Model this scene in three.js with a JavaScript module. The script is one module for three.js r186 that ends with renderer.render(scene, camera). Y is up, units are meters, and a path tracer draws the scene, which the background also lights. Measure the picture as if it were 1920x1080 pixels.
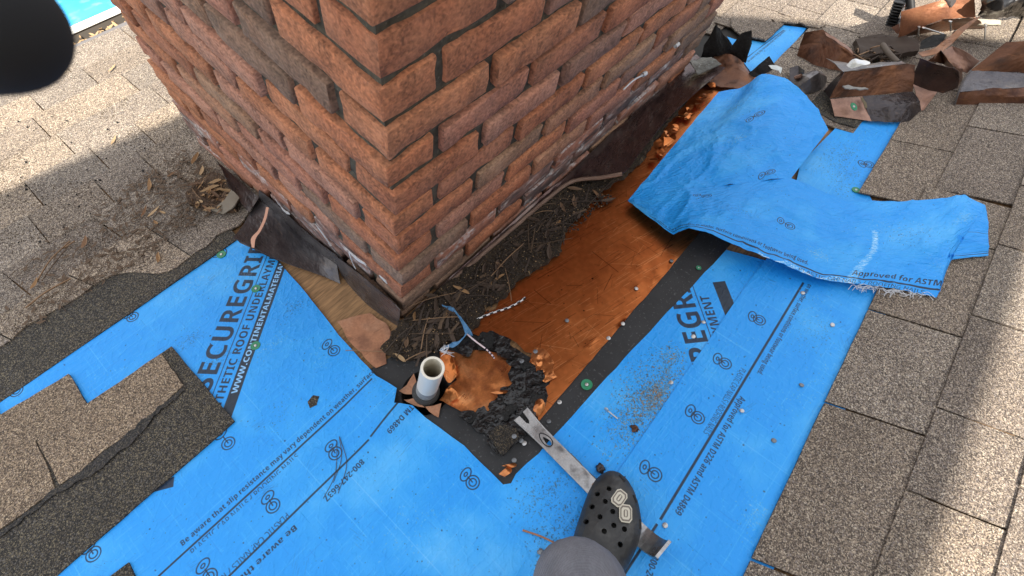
import * as THREE from 'three';
import { mergeGeometries, mergeVertices, toCreasedNormals } from 'three/addons/utils/BufferGeometryUtils.js';
import { TessellateModifier } from 'three/addons/modifiers/TessellateModifier.js';
import { RoundedBoxGeometry } from 'three/addons/geometries/RoundedBoxGeometry.js';
import { MarchingCubes } from 'three/addons/objects/MarchingCubes.js';

// ---------- camera, light, exposure ----------
const EYE = new THREE.Vector3(-0.26355, 1.16033, 0.34343), FOCAL = 973.88;
const RIGHT = new THREE.Vector3(0.664858, 0.151621, 0.73142), DOWN = new THREE.Vector3(-0.634411, -0.402283, 0.660069), FWD = new THREE.Vector3(0.394318, -0.902873, -0.171271);
const scene = new THREE.Scene();
const camera = new THREE.PerspectiveCamera(2 * Math.atan(540 / FOCAL) * 180 / Math.PI, 1920 / 1080, 0.02, 200);
camera.position.copy(EYE);
camera.quaternion.setFromRotationMatrix(new THREE.Matrix4().makeBasis(RIGHT, DOWN.clone().negate(), FWD.clone().negate()));
camera.focus = 1.05; camera.userData.fStop = 13;
const renderer = new THREE.WebGLRenderer({ antialias: true });
renderer.toneMapping = THREE.LinearToneMapping;
renderer.toneMappingExposure = 2.55;
renderer.shadowMap.enabled = true;
const SUN = new THREE.Vector3(-0.3, 0.8, 0.5).normalize();
const sun = new THREE.DirectionalLight(new THREE.Color(1, 0.94, 0.84), 4.6);
sun.position.copy(SUN).multiplyScalar(20); sun.castShadow = true; sun.shadow.radius = 0.8;
sun.shadow.camera.left = sun.shadow.camera.bottom = -6; sun.shadow.camera.right = sun.shadow.camera.top = 6; sun.shadow.camera.far = 60;
scene.add(sun);

// ---------- random numbers and noise ----------
function rng(seed) { let s = seed | 0; return () => { s = (s + 0x6d2b79f5) | 0; let t = Math.imul(s ^ (s >>> 15), 1 | s); t = (t + Math.imul(t ^ (t >>> 7), 61 | t)) ^ t; return ((t ^ (t >>> 14)) >>> 0) / 4294967296; }; }
const R = rng(7);
const rr = (a, b) => a + (b - a) * R();
const pick = (list) => list[Math.floor(R() * list.length)];
const hash = (x, y, z) => { let h = Math.imul(x, 374761393) ^ Math.imul(y, 668265263) ^ Math.imul(z, 2147483647 - 97); h = Math.imul(h ^ (h >>> 13), 1274126177); return ((h ^ (h >>> 16)) >>> 0) / 4294967296; };
const sm = (t) => t * t * (3 - 2 * t), lerp = (a, b, t) => a + (b - a) * t, clamp = (x, a = 0, b = 1) => Math.min(b, Math.max(a, x));
function vn(x, y, z = 0, P = 0) {          // value noise, period P in lattice cells when given
  const xi = Math.floor(x), yi = Math.floor(y), zi = Math.floor(z), u = sm(x - xi), v = sm(y - yi), w = sm(z - zi);
  const m = P ? (k) => ((k % P) + P) % P : (k) => k;
  const c = (i, j, k) => hash(m(xi + i), m(yi + j), zi + k);
  const pl = (k) => lerp(lerp(c(0, 0, k), c(1, 0, k), u), lerp(c(0, 1, k), c(1, 1, k), u), v);
  return w === 0 ? pl(0) : lerp(pl(0), pl(1), w);
}
function fbm(x, y, z = 0, o = 4, P = 0) { let s = 0, a = 0.5, n = 0; for (let i = 0; i < o; i++) { s += a * vn(x, y, z + i * 17, P); n += a; a *= 0.5; x *= 2; y *= 2; P *= 2; } return s / n; }

// ---------- sky: bright thin cloud with pale blue gaps ----------
{
  const W = 512, H = 256, d = new Float32Array(W * H * 4);
  for (let j = 0; j < H; j++) for (let i = 0; i < W; i++) {
    const el = (j + 0.5) / H * Math.PI - Math.PI / 2, az = (i + 0.5) / W * 2 * Math.PI, ce = Math.cos(el);
    const x = Math.cos(az) * ce, y = Math.sin(el), z = Math.sin(az) * ce;
    const up = Math.max(0, y), cl = clamp((fbm(x * 2.2 + 9, z * 2.2 + 5, y * 2.2, 5) - 0.42) * 4), k = (j * W + i) * 4;
    const blue = [lerp(0.68, 0.34, Math.sqrt(up)), lerp(0.71, 0.46, Math.sqrt(up)), lerp(0.76, 0.7, Math.sqrt(up))];
    for (let c = 0; c < 3; c++) d[k + c] = y < -0.02 ? [0.16, 0.15, 0.13][c] : 0.72 * lerp(blue[c], [1.0, 0.98, 0.95][c], cl * 0.75 + 0.2);
    d[k + 3] = 1;
  }
  const t = new THREE.DataTexture(d, W, H, THREE.RGBAFormat, THREE.FloatType);
  t.mapping = THREE.EquirectangularReflectionMapping; t.magFilter = t.minFilter = THREE.LinearFilter; t.needsUpdate = true;
  scene.background = t; scene.environment = t;
}

// ---------- roof coordinates: a along the courses, b up the slope, h off the deck ----------
const TH = Math.atan(0.25), CT = Math.cos(TH), ST = Math.sin(TH);
const toW = (a, b, h) => new THREE.Vector3(a, b * ST + h * CT, b * CT - h * ST);
const toR = (w) => [w.x, w.z * CT + w.y * ST, w.y * CT - w.z * ST];
const ray = (u, v) => FWD.clone().addScaledVector(RIGHT, (u - 960) / FOCAL).addScaledVector(DOWN, (v - 540) / FOCAL);
const NR = new THREE.Vector3(0, CT, -ST);
function at(u, v, h = 0) { const d = ray(u, v), t = (h - EYE.dot(NR)) / d.dot(NR); return toR(EYE.clone().addScaledVector(d, t)); }
function onWall(u, v, axis, c) { const d = ray(u, v), t = (c - EYE[axis]) / d[axis]; return toR(EYE.clone().addScaledVector(d, t)); }
function alongRay(u, v, dist) { return EYE.clone().addScaledVector(ray(u, v).normalize(), dist); }

// ---------- geometry helpers (roof coordinates x = a, y = h, z = b) ----------
function thicken(P, T, UV, t, crease = 0.7) {     // P [[x,y,z]], T [[i,j,k]] front faces: a sheet of thickness t
  const n = P.length, N = P.map(() => new THREE.Vector3()), v = (i) => new THREE.Vector3(...P[i]);
  for (const [i, j, k] of T) { const c = v(j).sub(v(i)).cross(v(k).sub(v(i))); N[i].add(c); N[j].add(c); N[k].add(c); }
  const pos = [], uv = [], idx = [];
  for (let i = 0; i < n; i++) { pos.push(...P[i]); uv.push(...UV[i]); }
  for (let i = 0; i < n; i++) { N[i].normalize(); pos.push(P[i][0] - N[i].x * t, P[i][1] - N[i].y * t, P[i][2] - N[i].z * t); uv.push(...UV[i]); }
  const edges = new Map();
  for (const [i, j, k] of T) {
    idx.push(i, j, k, n + i, n + k, n + j);
    for (const [p, q] of [[i, j], [j, k], [k, i]]) edges.set(p + '_' + q, [p, q]);
  }
  for (const [p, q] of edges.values()) if (!edges.has(q + '_' + p)) idx.push(p, n + p, q, q, n + p, n + q);
  const g = new THREE.BufferGeometry();
  g.setAttribute('position', new THREE.Float32BufferAttribute(pos, 3)); g.setAttribute('uv', new THREE.Float32BufferAttribute(uv, 2)); g.setIndex(idx);
  return toCreasedNormals(g, crease);
}
function jag(pts, step, amp, seed = 1, closed = true) {     // an outline roughened by noise
  const out = [], n = pts.length;
  for (let i = 0; i < (closed ? n : n - 1); i++) {
    const p = pts[i], q = pts[(i + 1) % n], L = Math.hypot(q[0] - p[0], q[1] - p[1]), m = Math.max(1, Math.round(L / step));
    for (let k = 0; k < m; k++) {
      const t = k / m, a = lerp(p[0], q[0], t), b = lerp(p[1], q[1], t), e = k === 0 ? 0.3 : 1, ph = lerp(p[2] ?? 0, q[2] ?? 0, t);
      out.push([a + e * amp * (fbm(a * 45 + seed, b * 45, seed, 3) - 0.5) * 2.6, b + e * amp * (fbm(a * 45, b * 45 + seed * 3, seed + 5, 3) - 0.5) * 2.6, ph]);
    }
  }
  if (!closed) out.push(pts[n - 1]);
  return out;
}
// a sheet cut to an outline in (a, b): h is a number or a function, edge the longest triangle side
function slab(outline, { h = 0, t = 0.002, edge = 0.05, holes = [], uv = (a, b) => [a, b], crease = 0.7 } = {}) {
  const s = new THREE.Shape(outline.map((p) => new THREE.Vector2(p[0], p[1])));
  for (const q of holes) s.holes.push(new THREE.Path(q.map((p) => new THREE.Vector2(p[0], p[1]))));
  let g = new THREE.ShapeGeometry(s); g.deleteAttribute('uv'); g.deleteAttribute('normal');
  if (edge) { g = new TessellateModifier(edge, 12).modify(g.toNonIndexed()); g.deleteAttribute('normal'); }
  g = mergeVertices(g, 1e-5);
  const p = g.attributes.position, P = [], UV = [], T = [];
  for (let i = 0; i < p.count; i++) { const a = p.getX(i), b = p.getY(i); P.push([a, typeof h === 'function' ? h(a, b) : h, b]); UV.push(uv(a, b)); }
  const ix = g.index.array;
  for (let i = 0; i < ix.length; i += 3) if (ix[i] !== ix[i + 1] && ix[i + 1] !== ix[i + 2] && ix[i] !== ix[i + 2]) T.push([ix[i], ix[i + 2], ix[i + 1]]);
  return thicken(P, T, UV, t, crease);
}
// heights spread from control points [a, b, h]
function spread(ctrl, pw = 2.5) { return (a, b) => { let s = 0, w = 0; for (const [x, y, h] of ctrl) { const k = 1 / (Math.pow(Math.hypot(a - x, b - y), pw) + 1e-5); s += k * h; w += k; } return s / w; }; }
// a sheet lofted through rows of points [a, b, h]; every row has the same number of points
function loft(rows, { nr = 6, nc = 6, t = 0.0012, bulge = 0, rough = 0, rf = 22, ridge = 0, seed = 1, uv = null, crease = 0.9, smooth = true } = {}) {
  const line = (pts, k, n) => { if (!smooth) { const x = k * (pts.length - 1), i = Math.min(pts.length - 2, Math.floor(x)), f = x - i; return pts[i].map((v, c) => lerp(v, pts[i + 1][c], f)); } const q = new THREE.CatmullRomCurve3(pts.map((p) => new THREE.Vector3(p[0], p[2] ?? 0, p[1])), false, 'centripetal').getPoint(k); return [q.x, q.z, q.y]; };
  const NR_ = nr, NC = nc, P = [], UV = [], T = [];
  const cols = rows[0].length, grid = [];
  for (let i = 0; i <= NR_; i++) {
    const row = []; for (let c = 0; c < cols; c++) row.push(line(rows.map((r) => r[c]), i / NR_, NR_));
    const fine = []; for (let j = 0; j <= NC; j++) fine.push(line(row, j / NC, NC));
    grid.push(fine);
  }
  const mid = Math.floor(NC / 2), cum = [0], acr = [];
  for (let i = 1; i <= NR_; i++) cum.push(cum[i - 1] + Math.hypot(...grid[i][mid].map((v, c) => v - grid[i - 1][mid][c])));
  for (let i = 0; i <= NR_; i++) { let s = 0; const a = [0]; for (let j = 1; j <= NC; j++) { s += Math.hypot(...grid[i][j].map((v, c) => v - grid[i][j - 1][c])); a.push(s); } acr.push(a); }
  for (let i = 0; i <= NR_; i++) for (let j = 0; j <= NC; j++) {
    const [a, b, h] = grid[i][j], x = i / NR_, y = j / NC;
    const e = bulge * Math.sin(Math.PI * x) * Math.sin(Math.PI * y) + rough * (fbm(a * rf + seed, b * rf, seed, 3) - 0.5) * 2 + (ridge ? ridge * ((1 - Math.abs(2 * fbm(a * 7 + b * 5 + seed, b * 13 - a * 3, seed, 2) - 1)) ** 9 + 0.6 * (1 - Math.abs(2 * fbm(a * 15 - b * 9, b * 11 + a * 6 + seed, seed + 4, 2) - 1)) ** 9) : 0);
    P.push([a, h + e, b]); UV.push(uv ? uv(x, y, cum[i], acr[i][j]) : [cum[i], acr[i][j]]);
  }
  const id = (i, j) => i * (NC + 1) + j;
  for (let i = 0; i < NR_; i++) for (let j = 0; j < NC; j++) { T.push([id(i, j), id(i, j + 1), id(i + 1, j)], [id(i + 1, j), id(i, j + 1), id(i + 1, j + 1)]); }
  // front side up
  const [p, q, r] = T[0].map((k) => new THREE.Vector3(...P[k])); if (q.sub(p).cross(r.sub(p)).y < 0) for (const f of T) f.reverse();
  return thicken(P, T, UV, t, crease);
}
const px = (list) => list.map(([u, v, h = 0]) => at(u, v, h));
const V = (p) => new THREE.Vector3(p[0], p[2], p[1]);
function tube(pts, r, seg = 24, rad = 7) { return new THREE.TubeGeometry(new THREE.CatmullRomCurve3(pts.map(V)), seg, r, rad, false); }
function lump(r, squash = 0.6, seed = 1, det = 3, amp = 0.5) {
  const g = mergeVertices(new THREE.IcosahedronGeometry(1, det).deleteAttribute('uv').deleteAttribute('normal'), 1e-4), p = g.attributes.position;
  for (let i = 0; i < p.count; i++) { const v = new THREE.Vector3().fromBufferAttribute(p, i), k = r * (1 + amp * (fbm(v.x * 2 + seed, v.y * 2, v.z * 2 + seed, 3) - 0.5) * 2); p.setXYZ(i, v.x * k, v.y * k * squash, v.z * k); }
  const uv = []; for (let i = 0; i < p.count; i++) uv.push(p.getX(i), p.getZ(i)); g.setAttribute('uv', new THREE.Float32BufferAttribute(uv, 2));
  g.computeVertexNormals(); return g;
}
function clean(g) { const q = g.index ? g.toNonIndexed() : g.clone(); for (const k of Object.keys(q.attributes)) if (!['position', 'normal', 'uv'].includes(k)) q.deleteAttribute(k); return q; }
const merge = (list) => mergeGeometries(list.map(clean));

// ---------- naming ----------
const used = new Map();
function numbered(name) { const n = used.get(name) ?? 0; used.set(name, n + 1); return n ? name + '_' + String(n).padStart(3, '0') : name; }
function tag(o, label, category, group, kind) { if (label) o.userData.label = label; if (category) o.userData.category = category; if (group) o.userData.group = group; if (kind) o.userData.kind = kind; return o; }
const origin = new WeakMap();
function setShadow(m) { m.castShadow = m.receiveShadow = true; return m; }
function thing(name, label, category, o = [0, 0, 0], group, kind) {      // a group at the thing's base on the roof slope
  const g = new THREE.Group(); g.name = numbered(name); g.position.copy(toW(...o)); g.rotation.x = -TH; origin.set(g, o); scene.add(g);
  return tag(g, label, category, group, kind);
}
function part(name, geo, mat, parent, label) {                            // geometry in roof coordinates
  const o = origin.get(parent) ?? [0, 0, 0]; geo = geo.clone(); geo.translate(-o[0], -o[2], -o[1]);
  const m = setShadow(new THREE.Mesh(geo, mat)); m.name = name; if (label) m.userData.label = label; origin.set(m, o); parent.add(m); return m;
}
function solo(name, label, category, geo, mat, group, kind) {
  geo.computeBoundingBox(); const c = geo.boundingBox, o = [(c.min.x + c.max.x) / 2, (c.min.z + c.max.z) / 2, c.min.y];
  geo = geo.clone(); geo.translate(-o[0], -o[2], -o[1]);
  const m = setShadow(new THREE.Mesh(geo, mat)); m.name = numbered(name); m.position.copy(toW(...o)); m.rotation.x = -TH; origin.set(m, o); scene.add(m);
  return tag(m, label, category, group, kind);
}

// ---------- textures ----------
const lin2s = (x) => 255 * (x <= 0.0031308 ? 12.92 * x : 1.055 * Math.pow(x, 1 / 2.4) - 0.055);
function texture(W, H, fn, srgb, rep = true) {      // fn(i, j) -> [r, g, b] linear 0..1 (or grey)
  const d = new Uint8Array(W * H * 4);
  for (let j = 0; j < H; j++) for (let i = 0; i < W; i++) {
    let c = fn(i, j), k = (j * W + i) * 4; if (typeof c === 'number') c = [c, c, c];
    for (let q = 0; q < 3; q++) d[k + q] = clamp(srgb ? lin2s(clamp(c[q])) : 255 * c[q], 0, 255);
    d[k + 3] = 255;
  }
  const t = new THREE.DataTexture(d, W, H); t.wrapS = t.wrapT = rep ? THREE.RepeatWrapping : THREE.ClampToEdgeWrapping;
  t.magFilter = t.minFilter = THREE.LinearFilter; if (srgb) t.colorSpace = THREE.SRGBColorSpace; t.needsUpdate = true; return t;
}
// mineral granules: cells of about 2.4 mm on a 0.8 m tile
function granules(N, cells, palette, seed) {
  const r = rng(seed), gx = [], gy = [], gc = [], gh = [];
  for (let i = 0; i < cells * cells; i++) { gx.push(r()); gy.push(r()); let k = r(), s = 0, c = palette[0]; for (const q of palette) { s += q[3]; if (k < s) { c = q; break; } } const f = 0.75 + 0.5 * r(); gc.push([c[0] * f, c[1] * f, c[2] * f]); gh.push(0.4 + 0.6 * r()); }
  const col = new Float32Array(N * N * 3), hgt = new Float32Array(N * N), S = cells / N;
  for (let j = 0; j < N; j++) for (let i = 0; i < N; i++) {
    const x = i * S, y = j * S, xi = Math.floor(x), yi = Math.floor(y); let bd = 9, bk = 0;
    for (let q = -1; q <= 1; q++) for (let p = -1; p <= 1; p++) { const k = ((yi + q + cells) % cells) * cells + (xi + p + cells) % cells, dx = xi + p + gx[k] - x, dy = yi + q + gy[k] - y, dd = dx * dx + dy * dy; if (dd < bd) { bd = dd; bk = k; } }
    const n = j * N + i, m = 0.82 + 0.36 * fbm(i / N * 6, j / N * 6, seed, 4, 6);
    for (let c = 0; c < 3; c++) col[n * 3 + c] = gc[bk][c] * m;
    hgt[n] = clamp(gh[bk] * (1 - Math.sqrt(bd) * 0.9));
  }
  return { map: texture(N, N, (i, j) => { const n = (j * N + i) * 3; return [col[n], col[n + 1], col[n + 2]]; }, true), bump: texture(N, N, (i, j) => hgt[j * N + i], false) };
}
const GR = granules(1024, 440, [[0.075, 0.057, 0.043, 0.26], [0.18, 0.136, 0.1, 0.34], [0.33, 0.255, 0.178, 0.22], [0.5, 0.41, 0.3, 0.09], [0.26, 0.215, 0.18, 0.09]], 11);
const GD = granules(1024, 440, [[0.022, 0.02, 0.018, 0.45], [0.07, 0.058, 0.043, 0.33], [0.17, 0.14, 0.09, 0.12], [0.11, 0.1, 0.09, 0.1]], 12);
const metre = (t, size) => { t.repeat.set(1 / size, 1 / size); return t; };
for (const t of [GR.map, GR.bump, GD.map, GD.bump]) metre(t, 0.8);
const std = (o) => new THREE.MeshStandardMaterial(o);
const col = (r, g, b) => new THREE.Color().setRGB(r, g, b);
const shingleMats = [[0.96, 1, 1.07], [0.8, 0.82, 0.88], [1.04, 1.05, 1.06], [0.89, 0.9, 0.93], [0.85, 0.89, 0.96], [1.1, 1.1, 1.1]].map((c) => std({ map: GR.map, bumpMap: GR.bump, bumpScale: 0.001, roughness: 0.95, color: col(...c) }));
const darkShingle = std({ map: GD.map, bumpMap: GD.bump, bumpScale: 0.0016, roughness: 0.95 });
// ---------- the roof: plywood deck, shingle courses ----------
const PIPE = at(798, 737, 0);
const plyTex = texture(1024, 512, (i, j) => {
  const y = j / 512, x = i / 1024, g = fbm(x * 5, y * 70, 3, 4), k = fbm(x * 3, y * 9, 8, 4), d = Math.pow(clamp(fbm(x * 22, y * 150, 5, 3) * 1.5 - 0.45), 1);
  const e = lerp(0.55, 1.15, g) * lerp(0.75, 1.15, k) * (1 - 0.6 * d); return [0.42 * e, 0.235 * e, 0.105 * e];
}, true);
metre(plyTex, 0.6); plyTex.repeat.set(1 / 0.5, 1 / 0.4);
const plyMat = std({ map: plyTex, bumpMap: plyTex, bumpScale: 0.0008, roughness: 0.85 });
const roof = thing('roof', null, null, [0, 0, 0], null, 'structure');
const circle = (a, b, r, n = 24) => Array.from({ length: n }, (_, i) => [a + r * Math.cos(i / n * 2 * Math.PI), b + r * Math.sin(i / n * 2 * Math.PI)]);
part('plywood_deck', slab([[-3.5, -1.75], [5, -1.75], [5, 3.2], [-3.5, 3.2]], { h: 0, t: 0.018, edge: 0, holes: [circle(PIPE[0], PIPE[1], 0.05).reverse()] }), plyMat, roof);

let su = 0;
// one shingle: butt (lower) edge from A to B, top edge from D to C; the butt stands proud and the far end dips under the next course
function shingle(q, hb, ht, mat, parent = roof, jagTop = 0) {
  const o = [rr(0, 5), rr(0, 5)], [A, B, C, D] = q, g0 = 0.0012;
  let out = [A, B, C, D];
  out = jag(out, 0.05, 0.0011, ++su);
  const lift = rr(-0.0007, 0.0012), tw = rr(-0.001, 0.001);
  const hf = (a, b) => { const t0 = (b - lerp(A[1], B[1], (a - A[0]) / (B[0] - A[0]))) / (D[1] - A[1]); return lerp(hb, ht, clamp(t0)) + lift * (1 - clamp(t0)) + tw * (a - A[0]) / (B[0] - A[0]) * (1 - clamp(t0)); };
  return part('shingle', slab(out, { h: hf, t: 0.0042, edge: 0.12, uv: (a, b) => [a + o[0], b + o[1]] }), mat, parent);
}
const GAP = 0.0016;
// courses downslope of the chimney
const leftJoints = { 1: [], 2: [], 3: [], 4: [] };
for (let k = 0; k < 8; k++) {
  const b0 = -1.735 + 0.143 * k, b1 = k === 7 ? -0.6 : b0 + 0.188;
  let a = -1.25 + (k % 3) * 0.07 + rr(0, 0.05);
  const aEnd = [0.75, 0.6, 0.5, 0.4, 0.3, 0.2, 0.1, 0][k];
  while (a < aEnd) {
    const w = pick([0.13, 0.17, 0.2, 0.24, 0.29]) + rr(-0.015, 0.015), n = Math.min(a + w, aEnd + 0.1), dip = rr(0, 1) < 0.35 ? 0.0035 : 0, skew = k > 5 ? 0.03 : 0;
    const mat = pick(shingleMats);
    if (k < 7) shingle([[a + GAP - skew, b0 + dip], [n - GAP - skew, b0 + dip], [n - GAP, b1], [a + GAP, b1]], 0.0135 - dip * 0.6, 0.0068, mat);
    else {                                        // the last course, torn off along its seal line
      const tear = (x) => lerp(-0.648, -0.548, clamp((x + 0.4) / 0.1)) + 0.014 * (fbm(x * 20, 3, 1, 3) - 0.5) * 2;
      const top = []; for (let x = n - GAP; x > a; x -= 0.02) top.push([x, tear(x)]); top.push([a + GAP, tear(a)]);
      const o = [rr(0, 5), rr(0, 5)];
      part('shingle', slab([[a + GAP - skew, b0], [n - GAP - skew, b0], ...top], { h: (x, b) => lerp(0.0145, 0.0125, clamp((b - b0) / 0.12)) + 0.004 * Math.max(0, fbm(x * 9, b * 9, 2, 2) - 0.5), t: 0.0045, edge: 0.05, uv: (x, b) => [x + o[0], b + o[1]] }), mat, roof);
    }
    a = n;
  }
}
// the unexposed dark upper strip of that course
for (const [x0, x1] of [[-1.4, -0.83], [-0.83, -0.118]]) part('shingle_headlap', slab(jag([[x0 + GAP, -0.72], [x1 - GAP, -0.72], [x1 - GAP, -0.506], [x0 + GAP, -0.502]], 0.06, 0.0016, 41), { h: 0.0098, t: 0.0045, edge: 0.1 }), darkShingle, roof);

// courses upslope of the underlayment
const l1 = (a) => 1.008 - 0.053 * a, m1 = (a) => 0.826 - 0.042 * a, e0 = (a) => 0.838 - 0.07 * a;
function row(lo, hi, joints, slant, hb, mats, ext = 0.035) {
  for (let i = 0; i + 1 < joints.length; i++) {
    const x0 = joints[i] + 0.0026, x1 = joints[i + 1] - 0.0026, X0 = x0 + slant, X1 = x1 + slant;
    shingle([[x0, lo(x0)], [x1, lo(x1)], [X1, hi(X1) + ext], [X0, hi(X0) + ext]], hb, hb - 0.006, mats ? pick(mats) : pick(shingleMats));
  }
}
const rs = [shingleMats[0], shingleMats[1], shingleMats[3]];
row(e0, l1, [-0.75, -0.3, 0.07, 0.427, 0.7, 1.0, 1.17], 0.075, 0.0175, rs);
row(m1, l1, [1.172, 1.485, 1.8, 2.2, 2.6], 0.09, 0.0172, rs);
row(l1, (a) => l1(a) + 0.16, [-0.5, 0.02, 0.36, 0.56, 0.83, 1.08, 1.325, 1.7, 2.1, 2.6], 0.06, 0.0185, rs);
row((a) => l1(a) + 0.16, (a) => l1(a) + 0.31, [-0.6, 0.2, 0.5, 0.77, 1.03, 1.2, 1.5, 1.9, 2.4], 0.05, 0.018, rs);
row((a) => l1(a) + 0.31, (a) => l1(a) + 0.46, [-0.6, 0.3, 0.6, 0.9, 1.3, 1.7, 2.3], 0.05, 0.018, rs);
row((a) => 0.684 - 0.05 * a, m1, [1.034, 1.29, 1.6, 1.9, 2.25, 2.6], 0.08, 0.0172, rs);
const flat = (b) => () => b;
row(flat(0.495), flat(0.615), [1.39, 1.57, 1.72, 2.0, 2.3, 2.7], 0.04, 0.0165, rs, 0.025);
row(flat(0.35), flat(0.495), [1.22, 1.43, 1.73, 1.96, 2.3, 2.7], 0.04, 0.016, rs);
row(flat(0.205), flat(0.35), [1.34, 1.535, 1.73, 1.93, 2.2, 2.6], 0.04, 0.0165, rs);
row(flat(0.083), flat(0.205), [1.705, 1.775, 2.05, 2.35, 2.7], 0.03, 0.0165, rs);
row(flat(-0.06), flat(0.083), [1.51, 1.69, 1.86, 2.15, 2.5, 2.8], 0.035, 0.0175, rs);
row(flat(-0.2), flat(-0.06), [1.42, 1.54, 1.8, 2.05, 2.3, 2.7], 0.03, 0.0165, rs);
row(flat(-0.343), flat(-0.2), [1.35, 1.6, 1.9, 2.2, 2.6], 0.03, 0.0165, rs);
part('old_felt', slab([[1.2, -0.2], [1.9, -0.2], [1.9, 0.5], [1.2, 0.4]], { h: 0.003, t: 0.002, edge: 0 }), std({ color: col(0.035, 0.033, 0.03), roughness: 0.95 }), roof);
// torn lips where shingles broke away at the far end
for (const [o, m] of [[[[1443, 45], [1480, 42], [1520, 47], [1545, 56], [1530, 63], [1510, 60], [1495, 52], [1484, 54], [1470, 52], [1450, 53]], shingleMats[3]], [[[1367, 44], [1395, 35], [1440, 40], [1444, 52], [1466, 55], [1432, 86], [1406, 81], [1385, 77], [1368, 60]], shingleMats[1]]])
  part('shingle', slab(jag(px(o), 0.015, 0.004, 5), { h: 0.021, t: 0.005, edge: 0.05 }), m, roof);
// gutter along the eave and the ground far below
const white = std({ color: col(0.78, 0.78, 0.76), roughness: 0.45 });
{
  const g = thing('gutter', 'white metal rain gutter along the eave behind the chimney, full of leaves', 'gutter', [0, -1.8, -0.06]);
  const A0 = -2.6, A1 = 3, box = (b0, b1, h0, h1) => { const q = new THREE.BoxGeometry(A1 - A0, h1 - h0, b1 - b0); q.translate((A0 + A1) / 2, (h0 + h1) / 2, (b0 + b1) / 2); return q; };
  part('trough', merge([box(-1.752, -1.75, -0.1, -0.019), box(-1.868, -1.752, -0.1, -0.098), box(-1.87, -1.868, -0.1, 0.0)]), std({ color: col(0.07, 0.06, 0.05), roughness: 0.7 }), g);
  part('lip', new RoundedBoxGeometry(A1 - A0, 0.014, 0.036, 2, 0.004).translate((A0 + A1) / 2, 0.006, -1.876), white, g);
  const apron = thing('drip_edge', 'grey metal drip edge strip between the eave shingles and the gutter', 'drip edge', [0, -1.75, 0]);
  part('strip', slab([[A0, -1.775], [A1, -1.775], [A1, -1.72], [A0, -1.72]], { h: 0.004, t: 0.001, edge: 0 }), std({ color: col(0.17, 0.155, 0.15), roughness: 0.6, metalness: 0.2 }), apron);
}
const house = setShadow(new THREE.Mesh(new THREE.BoxGeometry(7.5, 2.6, 4.2).translate(0.75, -1.95, 0.75), std({ color: col(0.5, 0.46, 0.4), roughness: 0.9 })));
house.name = 'house_wall'; scene.add(tag(house, null, null, null, 'structure'));
const ground = setShadow(new THREE.Mesh(new THREE.PlaneGeometry(160, 160).rotateX(-Math.PI / 2).translate(0, -3.3, 0), std({ color: col(0.16, 0.17, 0.11), roughness: 1 })));
ground.name = 'ground'; scene.add(tag(ground, null, null, null, 'structure'));
const tarpTex = texture(512, 512, (i, j) => { const n = fbm(i / 512 * 8, j / 512 * 8, 2, 5, 8), m = fbm(i / 512 * 24, j / 512 * 24, 9, 3, 24), k = clamp((m - 0.56) * 3) * 0.5; return [lerp(0.008, 0.09, n * 0.7) + k * 0.2, lerp(0.3, 0.46, n) + k * 0.2, lerp(0.72, 0.82, n)]; }, true);
tarpTex.repeat.set(2, 2);
{
  const P = [], T = [], UV = [], n = 24;
  for (let j = 0; j <= n; j++) for (let i = 0; i <= n; i++) { const x = -4 + 9 * i / n, z = -8.2 + 5.2 * j / n; P.push([x, -3.2 + 0.08 * fbm(x, z, 4, 3), z]); UV.push([i / n * 2, j / n * 2]); }
  for (let j = 0; j < n; j++) for (let i = 0; i < n; i++) { const k = j * (n + 1) + i; T.push([k, k + n + 1, k + 1], [k + 1, k + n + 1, k + n + 2]); }
  const m = setShadow(new THREE.Mesh(thicken(P, T, UV, 0.004), std({ map: tarpTex, roughness: 0.6 }))); m.name = 'tarp';
  scene.add(tag(m, 'bright turquoise sheet lying far below beyond the white gutter lip', 'tarp'));
}
{
  const w = setShadow(new THREE.Mesh(new THREE.BoxGeometry(9, 1.9, 0.15).translate(0.5, 1.4, 2.85), std({ color: col(0.1, 0.085, 0.07), roughness: 0.9 }))); w.name = 'added_sky_blocker'; scene.add(tag(w, null, null, null, 'structure'));  // added dark wall out of view, blocks sky light from the right brick face
}
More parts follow.
